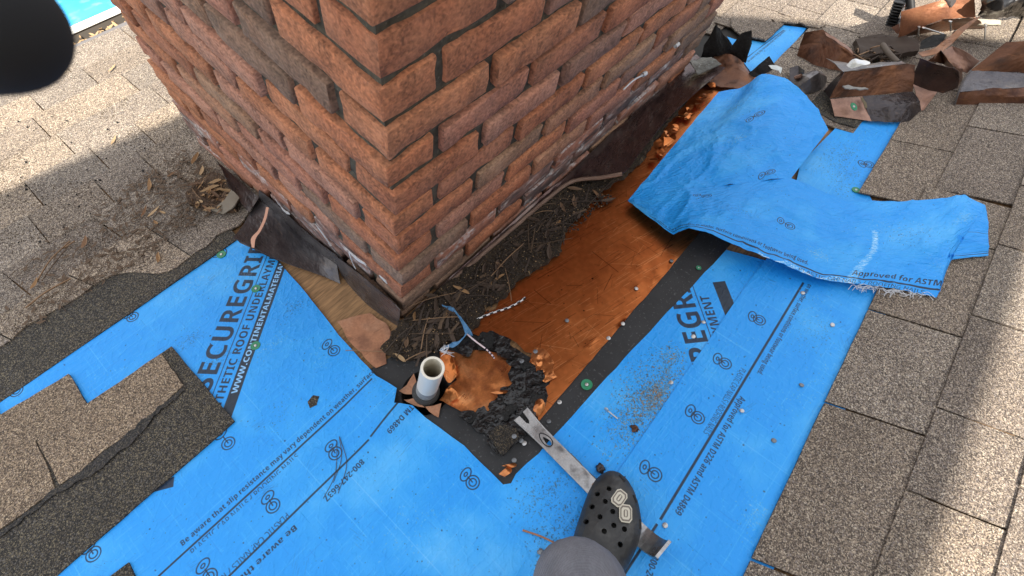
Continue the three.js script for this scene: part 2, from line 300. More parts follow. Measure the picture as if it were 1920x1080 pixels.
// added unseen cloth, its outline shaped to bound the shade on the slope
{
  const S2 = [[-1.9, -1.43, 5.2], [0.075, -1.09, 4.8], [0.42, -1.98, 4.6], [1.7, -1.98, 4.8], [1.14, -0.86, 4.8], [2.14, 0.93, 5.6], [-1.9, 1.2, 6.2]];
  const PV = S2.map(([a, b, t]) => toW(a, b, 0).addScaledVector(SUN, t)), P = [0, 2, 3, 5, 6].map((k) => PV[k]);
  const T = THREE.ShapeUtils.triangulateShape(S2.map((p) => new THREE.Vector2(p[0], p[1])), []), q = PV.map((p) => p.toArray()), uv = S2.map((p) => [p[0], p[1]]);
  const g = new THREE.Group(); g.name = 'added_shade_caster'; g.position.copy(P[0]); scene.add(tag(g, 'added cloth shade caster high over the roof, outside the picture, shaped to block the sun', 'added shade caster'));
  const m = setShadow(new THREE.Mesh(thicken(q, T, uv, 0.003).translate(...P[0].clone().negate().toArray()), std({ color: col(0.55, 0.53, 0.48), roughness: 0.9 }))); m.name = 'cloth'; g.add(m);
  const mid = P[0].clone().add(P[1]).add(P[2]).add(P[3]).multiplyScalar(0.25);
  for (const p of P.slice()) { const d = p.clone().sub(mid); d.y = 0; const e = p.clone().addScaledVector(d.normalize(), 4); e.y += 0.6; const r = setShadow(new THREE.Mesh(new THREE.TubeGeometry(new THREE.LineCurve3(p.clone().sub(P[0]), e.sub(P[0])), 2, 0.004, 5), white)); r.name = 'added_rope'; g.add(r); }
}

// ---------- the brick chimney ----------
const TY = 0.72, COURSE = 0.0677, WX = 1.209, WZ = 0.905;
const brickTex = [0, 1, 2].map((s) => {
  const r = rng(50 + s), N = 512, c = new Float32Array(N * N), hgt = new Float32Array(N * N);
  for (let j = 0; j < N; j++) for (let i = 0; i < N; i++) {
    const x = i / N, y = j / N, big = fbm(x * 5, y * 5, s * 9, 4, 5), fine = fbm(x * 84, y * 84, s * 3 + 1, 3, 84), str = fbm(x * 60, y * 14, s + 30, 3, 60);
    const pit = clamp((fbm(x * 36, y * 36, s + 70, 2, 36) - 0.66) * 9), lite = clamp((fbm(x * 90, y * 90, s + 90, 1, 90) - 0.8) * 6);
    c[j * N + i] = (0.72 + 0.6 * (big - 0.5) + 0.8 * (fine - 0.5) + 0.22 * (str - 0.5)) * (1 - 0.25 * pit) + 0.2 * lite;
    hgt[j * N + i] = clamp(0.5 + 0.7 * (fine - 0.5) + 0.6 * (str - 0.5) - 0.4 * pit + 0.4 * (big - 0.5));
  }
  const map = texture(N, N, (i, j) => { const v = c[j * N + i], q = fbm(i / N * 7, j / N * 7, 20 + s, 3, 7) - 0.5; return [v * (1 + 0.1 * q), v * (0.97 - 0.12 * q), v * (0.95 - 0.25 * q)]; }, true);
  return { map: metre(map, 0.3), bump: metre(texture(N, N, (i, j) => hgt[j * N + i], false), 0.3) };
});
const brickTints = [[0.58, 0.232, 0.112], [0.5, 0.198, 0.1], [0.5, 0.228, 0.148], [0.54, 0.268, 0.178], [0.42, 0.25, 0.155], [0.3, 0.19, 0.13], [0.36, 0.195, 0.135], [0.56, 0.238, 0.12], [0.46, 0.198, 0.112], [0.5, 0.255, 0.15]];
const brickMats = brickTints.map((c, i) => std({ map: brickTex[i % 3].map, bumpMap: brickTex[i % 3].bump, bumpScale: 0.0009, roughness: 0.92, color: col(...c) }));
// bricks near the flashing: white mineral bloom and tarry stains over the clay
const stained = [0, 1].map((s) => {
  const N = 512, map = texture(N, N, (i, j) => {
    const x = i / N, y = j / N, base = 0.55 + 0.6 * (fbm(x * 30, y * 30, s + 4, 4, 30) - 0.5), w = clamp((fbm(x * 6, y * 14, s + 40, 4, 6) - 0.52) * 5) * clamp(fbm(x * 50, y * 50, 7, 3, 50) * 2 - 0.45), k = clamp((fbm(x * 5, y * 9, s + 60, 4, 5) - 0.5) * 6);
    const clay = s ? [0.26, 0.15, 0.12] : [0.38, 0.17, 0.11]; return clay.map((v, q) => lerp(lerp(v * base * 1.5, [0.05, 0.042, 0.042][q], k * 0.75), [0.6, 0.58, 0.56][q], w * 0.8));
  }, true);
  return std({ map: metre(map, 0.3), bumpMap: brickTex[s].bump, bumpScale: 0.0014, roughness: 0.85 });
});
function brickShape(w, h, d, seed, r = 0.0038) {
  const seg = [9, 4, 5], g = new THREE.BoxGeometry(1, 1, 1, ...seg), p = g.attributes.position, uv = [], half = [w / 2, h / 2, d / 2], o = [hash(seed, 1, 1) * 3, hash(seed, 2, 1) * 3];
  const nrm = g.attributes.normal;
  for (let i = 0; i < p.count; i++) {
    const c = [p.getX(i), p.getY(i), p.getZ(i)].map((v, k) => { const n = seg[k], s = Math.round((v + 0.5) * n); return s === 0 ? -half[k] : s === n ? half[k] : lerp(-half[k] + r, half[k] - r, (s - 1) / (n - 2)); });
    const q = c.map((v, k) => clamp(v, -half[k] + r, half[k] - r)), dv = new THREE.Vector3(c[0] - q[0], c[1] - q[1], c[2] - q[2]), L = dv.length();
    if (L > 0) dv.multiplyScalar(r / Math.max(L, 1e-6));
    const e = new THREE.Vector3(q[0] + dv.x, q[1] + dv.y, q[2] + dv.z), n = dv.clone().normalize();
    const a = 0.0009 * (fbm(e.x * 24 + seed, e.y * 24, e.z * 24 + seed, 3) - 0.5) * 2, ed = [0, 1, 2].filter((k) => half[k] - Math.abs(c[k]) < r * 1.2).length;
    const chip = ed >= 2 ? -0.004 * Math.max(0, fbm(e.x * 40 + seed * 3, e.y * 40, e.z * 40, 2) - 0.52) * 4 : 0;
    e.addScaledVector(n, a + chip); p.setXYZ(i, e.x, e.y, e.z);
    const N = [nrm.getX(i), nrm.getY(i), nrm.getZ(i)]; uv.push(...(Math.abs(N[0]) > 0.5 ? [e.z + o[0], e.y + o[1]] : Math.abs(N[1]) > 0.5 ? [e.x + o[0], e.z + o[1]] : [e.x + o[0], e.y + o[1]]));
  }
  g.setAttribute('uv', new THREE.Float32BufferAttribute(uv, 2)); g.deleteAttribute('normal');
  return toCreasedNormals(g, 1.1);
}
const SH = Array.from({ length: 9 }, (_, i) => brickShape(0.194, 0.0577, 0.09, i + 1)), HS = Array.from({ length: 5 }, (_, i) => brickShape(0.092, 0.0577, 0.09, i + 21));
const chimney = new THREE.Group(); chimney.name = 'brick_chimney'; scene.add(tag(chimney, 'square red brick chimney standing through the torn-up roof', 'chimney')); origin.set(chimney, null);
const rb = rng(99);
function brick(x0, x1, z0, z1, y0, k, along) {
  const yt = y0 + 0.0577; if (yt < 0.25 * z0 - 0.01) return;
  const len = Math.max(x1 - x0, z1 - z0), header = len < 0.15, set = header ? HS : SH;
  const low = y0 - 0.25 * ((z0 + z1) / 2) < 0.13, right = along === 'x' || (x0 === 0 && z1 === 0);
  let mat = brickMats[Math.floor(rb() * brickMats.length)];
  const pr = rb(); if (low && pr < 0.7) mat = stained[Math.floor(rb() * 2)]; else if (!low && y0 - 0.25 * z0 < 0.2 && pr < 0.1) mat = stained[0];
  const m = setShadow(new THREE.Mesh(set[Math.floor(rb() * set.length)], mat)); m.name = 'brick';
  const zrun = z1 - z0 > x1 - x0, out = 0.006 * (rb() - 0.4);
  m.position.set((x0 + x1) / 2 - (zrun ? out : 0), y0 + 0.02885 + 0.002 * (rb() - 0.5), (z0 + z1) / 2 + (zrun ? 0 : out));
  m.rotation.set(0.012 * (rb() - 0.5), (zrun ? Math.PI / 2 : 0) + 0.014 * (rb() - 0.5) + (rb() < 0.5 ? Math.PI : 0), 0.01 * (rb() - 0.5));
  m.scale.set(0.966 + 0.016 * (rb() - 0.5), 0.92 + 0.04 * (rb() - 0.5), 1);
  chimney.add(m);
}
for (let k = -4; k < 15; k++) {
  const y0 = TY - k * COURSE, A = ((k % 2) + 2) % 2 === 0;
  if (A) {        // stretcher along the right face at the corner
    for (let i = 0; i < 6; i++) brick(i * 0.2032, i * 0.2032 + 0.194, -0.09, 0, y0, k, 'x');
    for (let i = 0; i < 4; i++) brick(0, 0.09, -(0.1016 + i * 0.2032 + 0.194), -(0.1016 + i * 0.2032), y0, k, 'z');
  } else {
    brick(0, 0.09, -0.194, 0, y0, k, 'z');
    for (let i = 0; i < 5; i++) brick(0.1016 + i * 0.2032, 0.1016 + i * 0.2032 + 0.194, -0.09, 0, y0, k, 'x');
    brick(1.1176, 1.1176 + 0.092, -0.09, 0, y0, k, 'x');
    for (let i = 0; i < 3; i++) brick(0, 0.09, -(0.2032 * (i + 1) + 0.194), -0.2032 * (i + 1), y0, k, 'z');
    brick(0, 0.09, -WZ, -WZ + 0.092, y0, k, 'z');
  }
}
{
  const N = 512, t = texture(N, N, (i, j) => { const v = 0.6 + 0.9 * (fbm(i / N * 50, j / N * 50, 3, 4, 50) - 0.5) + 0.5 * (fbm(i / N * 6, j / N * 6, 9, 3, 6) - 0.5), s = clamp((fbm(i / N * 100, j / N * 100, 5, 1, 100) - 0.8) * 5); return [0.115 * v + 0.08 * s, 0.105 * v + 0.075 * s, 0.078 * v + 0.06 * s]; }, true);
  const mm = std({ map: metre(t, 0.4), bumpMap: t, bumpScale: 0.004, roughness: 1 });
  // rough mortar core, its faces set back from the bricks
  const P = [], T = [], UV = [], add = (f, nu, nv) => { const o = P.length; for (let j = 0; j <= nv; j++) for (let i = 0; i <= nu; i++) { const q = f(i / nu, j / nv); P.push(q); UV.push([q[0] + q[2] * 1.1, q[1]]); } for (let j = 0; j < nv; j++) for (let i = 0; i < nu; i++) { const k = o + j * (nu + 1) + i; T.push([k, k + 1, k + nu + 1], [k + 1, k + nu + 2, k + nu + 1]); } };
  const Y0 = -0.45, Y1 = 1.045, ns = (a, b) => 0.0025 * (fbm(a * 40, b * 40, 3, 3) - 0.5) * 2;
  add((s, q) => { const x = lerp(0.0105, WX - 0.009, s), y = lerp(Y0, Y1, q); return [x, y, -0.0105 + ns(x, y)]; }, 110, 110);
  add((s, q) => { const z = lerp(-WZ + 0.009, -0.0105, s), y = lerp(Y0, Y1, q); return [0.0105 - ns(z + 7, y), y, z]; }, 90, 110);
  add((s, q) => { const z = lerp(-0.0095, -WZ + 0.009, s), y = lerp(Y0, Y1, q); return [WX - 0.009, y, z]; }, 1, 1);
  add((s, q) => { const x = lerp(WX - 0.009, 0.009, s), y = lerp(Y0, Y1, q); return [x, y, -WZ + 0.009]; }, 1, 1);
  add((s, q) => [lerp(0.0095, WX - 0.009, s), Y1, lerp(-0.0095, -WZ + 0.009, q)], 1, 1);
  const g = new THREE.BufferGeometry(); g.setAttribute('position', new THREE.Float32BufferAttribute(P.flat(), 3)); g.setAttribute('uv', new THREE.Float32BufferAttribute(UV.flat(), 2)); g.setIndex(T.flat()); g.computeVertexNormals();
  const m = setShadow(new THREE.Mesh(g, mm)); m.name = 'mortar'; chimney.add(m);
  const cap = setShadow(new THREE.Mesh(new RoundedBoxGeometry(WX + 0.02, 0.05, WZ + 0.02, 2, 0.01).translate(WX / 2, 1.075, -WZ / 2), mm)); cap.name = 'crown'; chimney.add(cap);
}

// ---------- printed blue underlayment ----------
const PPM = 1130;
function blueCanvas(a0, b0, w, h, W, seed, draw) {      // a canvas over the roof rectangle a0..a0+w, b0..b0+h
  const s = W / w, H = Math.round(h * s), cv = document.createElement('canvas'); cv.width = W; cv.height = H;
  const c = cv.getContext('2d'), r = rng(seed);
  c.fillStyle = 'rgb(22,150,234)'; c.fillRect(0, 0, W, H);
  // dye mottling
  const lw = Math.ceil(w / 0.006), lh = Math.ceil(h / 0.006), low = document.createElement('canvas'); low.width = lw; low.height = lh;
  const lc = low.getContext('2d'), im = lc.createImageData(lw, lh);
  for (let j = 0; j < lh; j++) for (let i = 0; i < lw; i++) {
    const x = i * 0.006 + seed, y = j * 0.006, n = fbm(x * 9, y * 9, seed, 5), m = fbm(x * 30, y * 30, seed + 2, 3), v = clamp((n - 0.46) * 3.2) * 0.5 * (0.5 + m), k = (j * lw + i) * 4;
    im.data[k] = 112; im.data[k + 1] = 192; im.data[k + 2] = 245; im.data[k + 3] = 255 * clamp(v) * 0.9;
  }
  lc.putImageData(im, 0, 0); c.drawImage(low, 0, 0, W, H);
  // woven tape lines, fine and coarse
  for (let k = 0; k < w * h * 4200; k++) {
    const hz = r() < 0.5, x = r() * W, y = r() * H, L = (0.006 + 0.05 * r() * r()) * s; c.fillStyle = r() < 0.85 ? `rgba(150,208,252,${0.04 + 0.13 * r()})` : `rgba(0,70,160,${0.04 + 0.08 * r()})`;
    if (hz) c.fillRect(x, y, L, 1.8); else c.fillRect(x, y, 1.8, L);
  }
  for (let k = 0; k < w * h * 46; k++) { const hz = r() < 0.5, x = r() * W, y = r() * H, L = (0.08 + 0.5 * r()) * s; c.fillStyle = `rgba(190,225,255,${0.07 + 0.16 * r()})`; if (hz) c.fillRect(x, y, L, 1.3); else c.fillRect(x, y, 1.8, L); }
  const T = {
    s, P: (p) => [(p[0] - a0) * s, (p[1] - b0) * s], c, r, ink: 'rgba(18,30,48,0.9)',
    line(p, q, wd = 0.004, f = T.ink) { const [x, y] = T.P(p), [X, Y] = T.P(q); c.strokeStyle = f; c.lineWidth = wd * s; c.beginPath(); c.moveTo(x, y); c.lineTo(X, Y); c.stroke(); },
    // text from baseline start p to end q (metres on the roof), letters capH tall
    text(str, p, q, capH, { bold = true, fill = T.ink, clipH = 0 } = {}) {
      const [x, y] = T.P(p), [X, Y] = T.P(q), L = Math.hypot(X - x, Y - y), fs = capH * s / 0.715; c.save(); c.translate(x, y); c.rotate(Math.atan2(Y - y, X - x));
      c.font = (bold ? 'bold ' : '') + fs + 'px sans-serif'; c.scale(L / c.measureText(str).width, 1); c.fillStyle = fill; if (clipH) { c.beginPath(); c.rect(-10, -fs * 1.2, 1e5, fs * 1.2 - fs * 0.715 * clipH); c.clip(); } c.textBaseline = 'alphabetic'; c.fillText(str, 0, 0); c.restore();
    },
    icon(e, o, k = 1) {          // a tilted cap and a nailed round cap
      c.strokeStyle = T.ink; c.lineWidth = 0.0021 * s * k; const [x, y] = T.P(e), [X, Y] = T.P(o), an = Math.atan2(Y - y, X - x);
      for (const [f, g] of [[0.0135, 0.0088], [0.0042, 0.0028]]) { c.beginPath(); c.ellipse(x, y, f * s * k, g * s * k, an + 1.3, 0, 7); c.stroke(); }
      for (const f of [0.0128, 0.0072]) { c.beginPath(); c.arc(X, Y, f * s * k, 0, 7); c.stroke(); }
      c.beginPath(); c.moveTo(X, Y); c.lineTo(lerp(X, x, 0.72), lerp(Y, y, 0.72)); c.stroke();
    },
  };
  draw?.(T);
  // dirt: dust patches, crumbs of grit, scuffs and smears
  for (let k = 0; k < w * h * 26; k++) dirty(T, [a0 + w * r(), b0 + h * r()], 0.02 + 0.05 * r(), 130 + 200 * r(), r() < 0.7 ? ['rgba(165,185,205,0.35)', 'rgba(140,150,160,0.3)', 'rgba(190,205,220,0.3)'] : ['rgba(70,75,85,0.3)', 'rgba(50,60,80,0.25)', 'rgba(95,85,75,0.3)']);
  for (let k = 0; k < w * h * 900; k++) { const x = r() * W, y = r() * H, q = (0.0005 + 0.0016 * r() * r()) * s; c.fillStyle = `rgba(${pick(['25,22,20', '60,45,30', '20,40,70'])},${0.35 + 0.5 * r()})`; c.beginPath(); c.ellipse(x, y, q, q * (0.4 + 0.6 * r()), r() * 3, 0, 7); c.fill(); }
  for (let k = 0; k < w * h * 40; k++) { const x = r() * W, y = r() * H, an = r() * 7, n = 6 + 14 * r(); for (let i = 0; i < n; i++) { c.strokeStyle = `rgba(40,60,90,${0.06 + 0.16 * r()})`; c.lineWidth = 1; const X = x + (r() - 0.5) * 0.03 * s, Y = y + (r() - 0.5) * 0.03 * s, L = (0.005 + 0.02 * r()) * s; c.beginPath(); c.moveTo(X, Y); c.lineTo(X + Math.cos(an) * L, Y + Math.sin(an) * L); c.stroke(); } }
  T.after?.();
  const t = new THREE.CanvasTexture(cv); t.colorSpace = THREE.SRGBColorSpace; t.magFilter = t.minFilter = THREE.LinearFilter; t.anisotropy = 8;
  return { map: t, w, h, uv: (a, b) => [(a - a0) / w, 1 - (b - b0) / h] };
}
// light rubbed dirt patches of many crumbs around a point
function dirty(T, p, rad, n, cols) { const { c, r, s } = T, [x, y] = T.P(p); for (let i = 0; i < n; i++) { const q = rad * s * Math.sqrt(-Math.log(1 - 0.98 * r())) * 0.7, an = r() * 7, z = (0.0004 + 0.0013 * r() * r()) * s; c.fillStyle = cols[Math.floor(r() * cols.length)]; c.beginPath(); c.ellipse(x + q * Math.cos(an) * 1.5, y + q * Math.sin(an), z * 1.6, z * 0.7, r() * 3, 0, 7); c.fill(); } }
const weave = metre(texture(256, 256, (i, j) => 0.5 + 0.25 * Math.sin(i / 256 * Math.PI * 2 * 26) + 0.25 * Math.sin(j / 256 * Math.PI * 2 * 26) + 0.5 * (fbm(i / 16, j / 16, 3, 3, 16) - 0.5), false), 0.06);
const crinkle = texture(512, 512, (i, j) => { const x = i / 512, y = j / 512, w = 0.08 * fbm(x * 6, y * 6, 4, 3, 6), n1 = 1 - Math.abs(fbm(x * 9 + w, y * 26 + w, 2, 3) * 2 - 1), n2 = 1 - Math.abs(fbm((x + y) * 8, (x - y) * 14, 6, 3) * 2 - 1); return 0.5 * n1 ** 4 + 0.4 * n2 ** 6 + 0.12 * fbm(x * 120, y * 120, 3, 2, 120); }, false);
const blueMat = (p, k = 0.0014) => { const b = crinkle.clone(); b.repeat.set(p.w / 0.32, p.h / 0.32); return std({ map: p.map, bumpMap: b, bumpScale: k, roughness: 0.55 }); };
const D = [Math.cos(-0.675), Math.sin(-0.675)], NRM = [-D[1], D[0]];      // reading direction of the diagonal banner; NRM points to its lower side
function banner(T, p0, full) {       // p0: left end of the big word's baseline
  const o = (x, y) => [p0[0] + D[0] * x + NRM[0] * y, p0[1] + D[1] * x + NRM[1] * y];
  const L = 0.41;
  T.text('SECUREGRIP', o(0, 0), o(L, 0), 0.045);
  T.line(o(-0.06, 0.0085), o(L + 0.1, 0.0085), 0.0017);
  T.text('SYNTHETIC ROOF UNDERLAYMENT', o(-0.074, 0.0345), o(0.412, 0.0345), 0.0185);
  T.line(o(-0.075, 0.0545), o(L + 0.12, 0.0545), 0.0235, 'rgba(22,30,42,0.93)');
  T.text('WWW.CONTINENTALMATERIALS.COM', o(0.0, 0.06), o(0.425, 0.06), 0.0125, { fill: 'rgb(140,195,240)' });
}
const lowerPrint = blueCanvas(-1.05, -0.54, 1.85, 1.25, 2048, 31, (T) => {
  banner(T, [-0.398, -0.178]);
  const z = at(330, 905); T.line([z[0] - 0.03, z[1] - 0.02], z, 0.02);
  // second banner, by the copper
  { const d = [Math.cos(-0.83), Math.sin(-0.83)], n = [-d[1], d[0]], s0 = at(1329, 649), o = (x, y) => [s0[0] + d[0] * x + n[0] * y, s0[1] + d[1] * x + n[1] * y];
    T.text('SECUREGRIP', o(-0.212, 0), o(0.205, 0), 0.052); T.line(o(-0.25, 0.009), o(0.35, 0.009), 0.0018); T.text('SYNTHETIC ROOF UNDERLAYMENT', o(-0.36, 0.037), o(0.126, 0.037), 0.021); T.line(o(-0.25, 0.073), o(0.16, 0.073), 0.03, 'rgba(22,30,42,0.93)'); }
  // printed rules and sentences
  T.line([-1.2, 0.069], at(701, 715), 0.0036); T.line([-1.2, 0.164], at(694, 827), 0.0036); T.line(at(697, 822), at(754, 756), 0.0036);
  T.text('Be aware that slip resistance may vary dependent on weather, surface conditions or footwear', at(346, 1026), [0.02, 0.062], 0.0105);
  T.text('PLASTIC CAP NAILS / ROOFING NAILS', [-0.585, 0.0845], [-0.35, 0.0845], 0.0125, { bold: false, clipH: 0.42 });
  T.text('PLASTIC CAP NAILS / ROOFING NAILS', at(541, 962), [-0.66, 0.152], 0.0115, { bold: false });
  T.text('Be aware that slip resistance may vary dependent on weather', at(556, 984), [-1.0, 0.168], 0.0105);
  T.text('800-247-6637', at(680, 862), at(609, 936), 0.0115); T.text('Approved for ASTM D226 and ASTM D4869', [0.1, 0.166], at(727, 812), 0.0115);
  for (const [e, o] of [[[615, 648], [628, 660]], [[417, 815], [431, 833]], [[623, 838], [631, 852]], [[505, 934], [515, 950]], [[385, 1062], [398, 1082]], [[874, 891], [887, 906]], [[245, 591], [252, 597]], [[29, 730], [37, 736]], [[172, 1026], [181, 1040]], [[420, 474], [409, 478]]]) T.icon(at(...e), at(...o));
  // wear: sawdust and grit by the copper, scuffs under the shoe
  const br = ['rgba(140,90,50,0.7)', 'rgba(190,130,80,0.6)', 'rgba(90,60,40,0.6)', 'rgba(60,50,45,0.6)'];
  dirty(T, at(1215, 740), 0.06, 2400, br); dirty(T, at(1180, 800), 0.05, 900, br); dirty(T, at(1250, 680), 0.03, 500, br); dirty(T, at(1225, 750), 0.025, 900, br);
  dirty(T, at(1020, 930), 0.05, 500, ['rgba(40,45,55,0.45)', 'rgba(60,55,50,0.5)', 'rgba(110,80,60,0.4)']); dirty(T, at(1060, 1000), 0.05, 420, ['rgba(30,35,45,0.6)', 'rgba(60,55,50,0.5)']);
  dirty(T, at(360, 640), 0.02, 200, ['rgba(40,60,90,0.35)']); dirty(T, at(550, 580), 0.03, 200, ['rgba(40,50,70,0.35)']);
});
const upperPrint = blueCanvas(-0.3, 0.05, 2.05, 0.86, 2048, 37, (T) => {
  T.line(at(1503, 534), at(1236, 976), 0.0046); T.line(at(1230, 984), [-0.3, 0.686], 0.0046);
  const up = (u, v, q) => [at(u, v), at(...q)];
  T.text('on weather, surface conditions or footwear being used.', ...up(1512, 536, [1416, 703]), 0.0105, { bold: true });
  T.text('PLASTIC CAP NAILS / ROOFING NAILS', ...up(1387, 692, [1316, 814]), 0.012, { bold: false });
  T.text('Approved for ASTM D226 and ASTM D4869', ...up(1385, 745, [1262, 962]), 0.0125);
  T.text('800-247-6637', ...up(1222, 1040, [1190, 1130]), 0.012);
  for (const [e, o] of [[[1408, 597], [1421, 604]], [[1343, 676], [1357, 685]], [[1292, 773], [1306, 786]], [[1207, 878], [1226, 892]], [[1360, 288], [1370, 296]], [[1613, 312], [1626, 313]]]) T.icon(at(...e), at(...o));
  T.line(at(1398, 113), at(1467, 62), 0.0025); T.text('Be aware that slip resistance may vary dependent', at(1402, 122), at(1472, 63), 0.008);
  const dk = ['rgba(50,45,45,0.5)', 'rgba(40,60,90,0.4)', 'rgba(110,100,90,0.4)'];
  dirty(T, at(1570, 300), 0.06, 700, dk); dirty(T, at(1580, 340), 0.05, 500, dk); dirty(T, at(1460, 130), 0.05, 120, dk);
});
const und = ['underlayment sheets around the chimney'];
{
  const hole = [[450, 455], [520, 488], [560, 533], [610, 595], [650, 645], [690, 688], [704, 703, 0.012], [741, 722, 0.03], [737, 752, 0.022], [752, 757, 0.008], [775, 763], [800, 785], [870, 835], [920, 885], [943, 908], [958, 906], [967, 888], [1010, 850], [1090, 760], [1200, 640], [1280, 555], [1362, 468]];
  const inner = hole.map(([u, v, h = 0]) => [...at(u, v, 0.007 + h).slice(0, 2), h]);
  const out = [[-1.5, 0.72], [-1.5, -0.53], [-0.126, -0.53], ...jag(inner, 0.03, 0.0022, 3, false), [0.75, 0.72]];
  const lift = spread([...inner, [-0.25, 0.1, 0], [-0.22, 0.2, 0], [-0.2, 0.05, 0.001], [-0.4, 0, 0], [-0.4, 0.3, 0], [0.2, 0.55, 0]].map((p) => [p[0], p[1], p[2] ?? 0]), 4);
  const g = slab(out, { h: (a, b) => 0.0062 + lift(a, b) + 0.0016 * (fbm(a * 7, b * 7, 4, 3) - 0.5) + 0.0007 * (fbm(a * 40, b * 40, 6, 2) - 0.5), t: 0.0008, edge: 0.022, uv: lowerPrint.uv, crease: 1 });
  solo('underlayment_sheet', 'bright blue printed underlayment sheet with the diagonal SECUREGRIP banner, below the chimney corner', 'roof underlayment', g, blueMat(lowerPrint));
  const up = [at(1160, 884), at(1278, 711), at(1396, 540), at(1470, 440), [1.05, 0.47], [1.37, 0.49], [1.43, 0.63], [1.05, 0.66], [0.9, 0.81], [0.4, 0.85], [-0.35, 0.9], [-0.35, 0.585]].map((p) => [p[0], p[1]]);
  const g2 = slab(jag(up, 0.1, 0.0012, 9), { h: (a, b) => 0.0094 + 0.0018 * (fbm(a * 6, b * 6, 9, 3) - 0.5) + 0.0008 * (fbm(a * 30, b * 30, 3, 2) - 0.5), t: 0.0008, edge: 0.025, uv: upperPrint.uv, crease: 1 });
  solo('underlayment_sheet', 'blue underlayment strip lapped under the right-hand shingles, printed with a long dark rule', 'roof underlayment', g2, blueMat(upperPrint));
  const far = px([[1392, 122], [1467, 53], [1510, 58], [1487, 86], [1454, 121], [1440, 134], [1404, 139]]), far2 = px([[1362, 73], [1376, 78], [1406, 80], [1433, 84], [1400, 116], [1385, 112]]);
  const ft = thing('underlayment_sheet', 'small slanting blue underlayment strip showing between torn shingles beyond the chimney', 'roof underlayment', at(1450, 95));
  part('strip', slab(jag(far, 0.03, 0.002, 14), { h: 0.0105, t: 0.0008, edge: 0.04, uv: upperPrint.uv }), blueMat(upperPrint), ft);
  part('strip', slab(jag(far2, 0.03, 0.002, 15), { h: 0.0085, t: 0.0008, edge: 0.04, uv: upperPrint.uv }), blueMat(upperPrint), ft);
}
// the torn flap folded back over the upper strip
const flapPrint = blueCanvas(0, 0, 0.86, 0.3, 2048, 43, (T) => {
  const y = 0.268;
  T.after = () => {};
  T.line([0.06, 0.282], [0.86, 0.282], 0.0042);
  T.text('nce may vary dependent on weather, surface conditions or footwear being used.', [0.05, 0.27], [0.478, 0.27], 0.0125);
  T.text('Approved for ASTM', [0.585, 0.272], [0.79, 0.272], 0.0155); T.text('PLASTIC CAP NAILS / ROOFING NAILS', [0.46, 0.2985], [0.76, 0.2985], 0.0105, { bold: false });
  T.icon([0.17, 0.05], [0.19, 0.06], 0.8); T.icon([0.385, 0.155], [0.41, 0.16], 0.9);
  const { c, r, s } = T;                       // the strained, whitened tear and loose white fibres
  for (let i = 0; i < 900; i++) { const t = r(), yy = 0.11 + t * 0.19, xx = 0.6 + 0.012 * Math.sin(t * 5) + (r() - 0.5) * (0.012 + 0.02 * t * t); c.fillStyle = `rgba(225,238,250,${0.15 + 0.5 * r()})`; c.fillRect(xx * s, yy * s, (0.002 + 0.006 * r()) * s, 1.6); }
  for (let i = 0; i < 700; i++) { const xx = 0.36 + 0.26 * r(), yy = 0.3 - 0.008 * r() * (1 + Math.sin(xx * 60)); c.fillStyle = `rgba(225,235,245,${0.3 + 0.6 * r()})`; c.fillRect(xx * s, yy * s, (0.002 + 0.004 * r()) * s, 1.6); }
  dirty(T, [0.16, 0.1], 0.04, 120, ['rgba(40,60,90,0.3)']); dirty(T, [0.68, 0.12], 0.05, 160, ['rgba(40,60,90,0.4)']);
});
const flapTop = blueCanvas(0, 0, 0.7, 0.75, 1024, 47, (T) => { T.icon([0.2, 0.27], [0.22, 0.285]); T.icon([0.3, 0.02], [0.32, 0.03]); dirty(T, [0.3, 0.6], 0.1, 300, ['rgba(60,70,90,0.4)', 'rgba(40,45,40,0.4)']); dirty(T, [0.1, 0.45], 0.05, 100, ['rgba(60,60,60,0.4)']); });
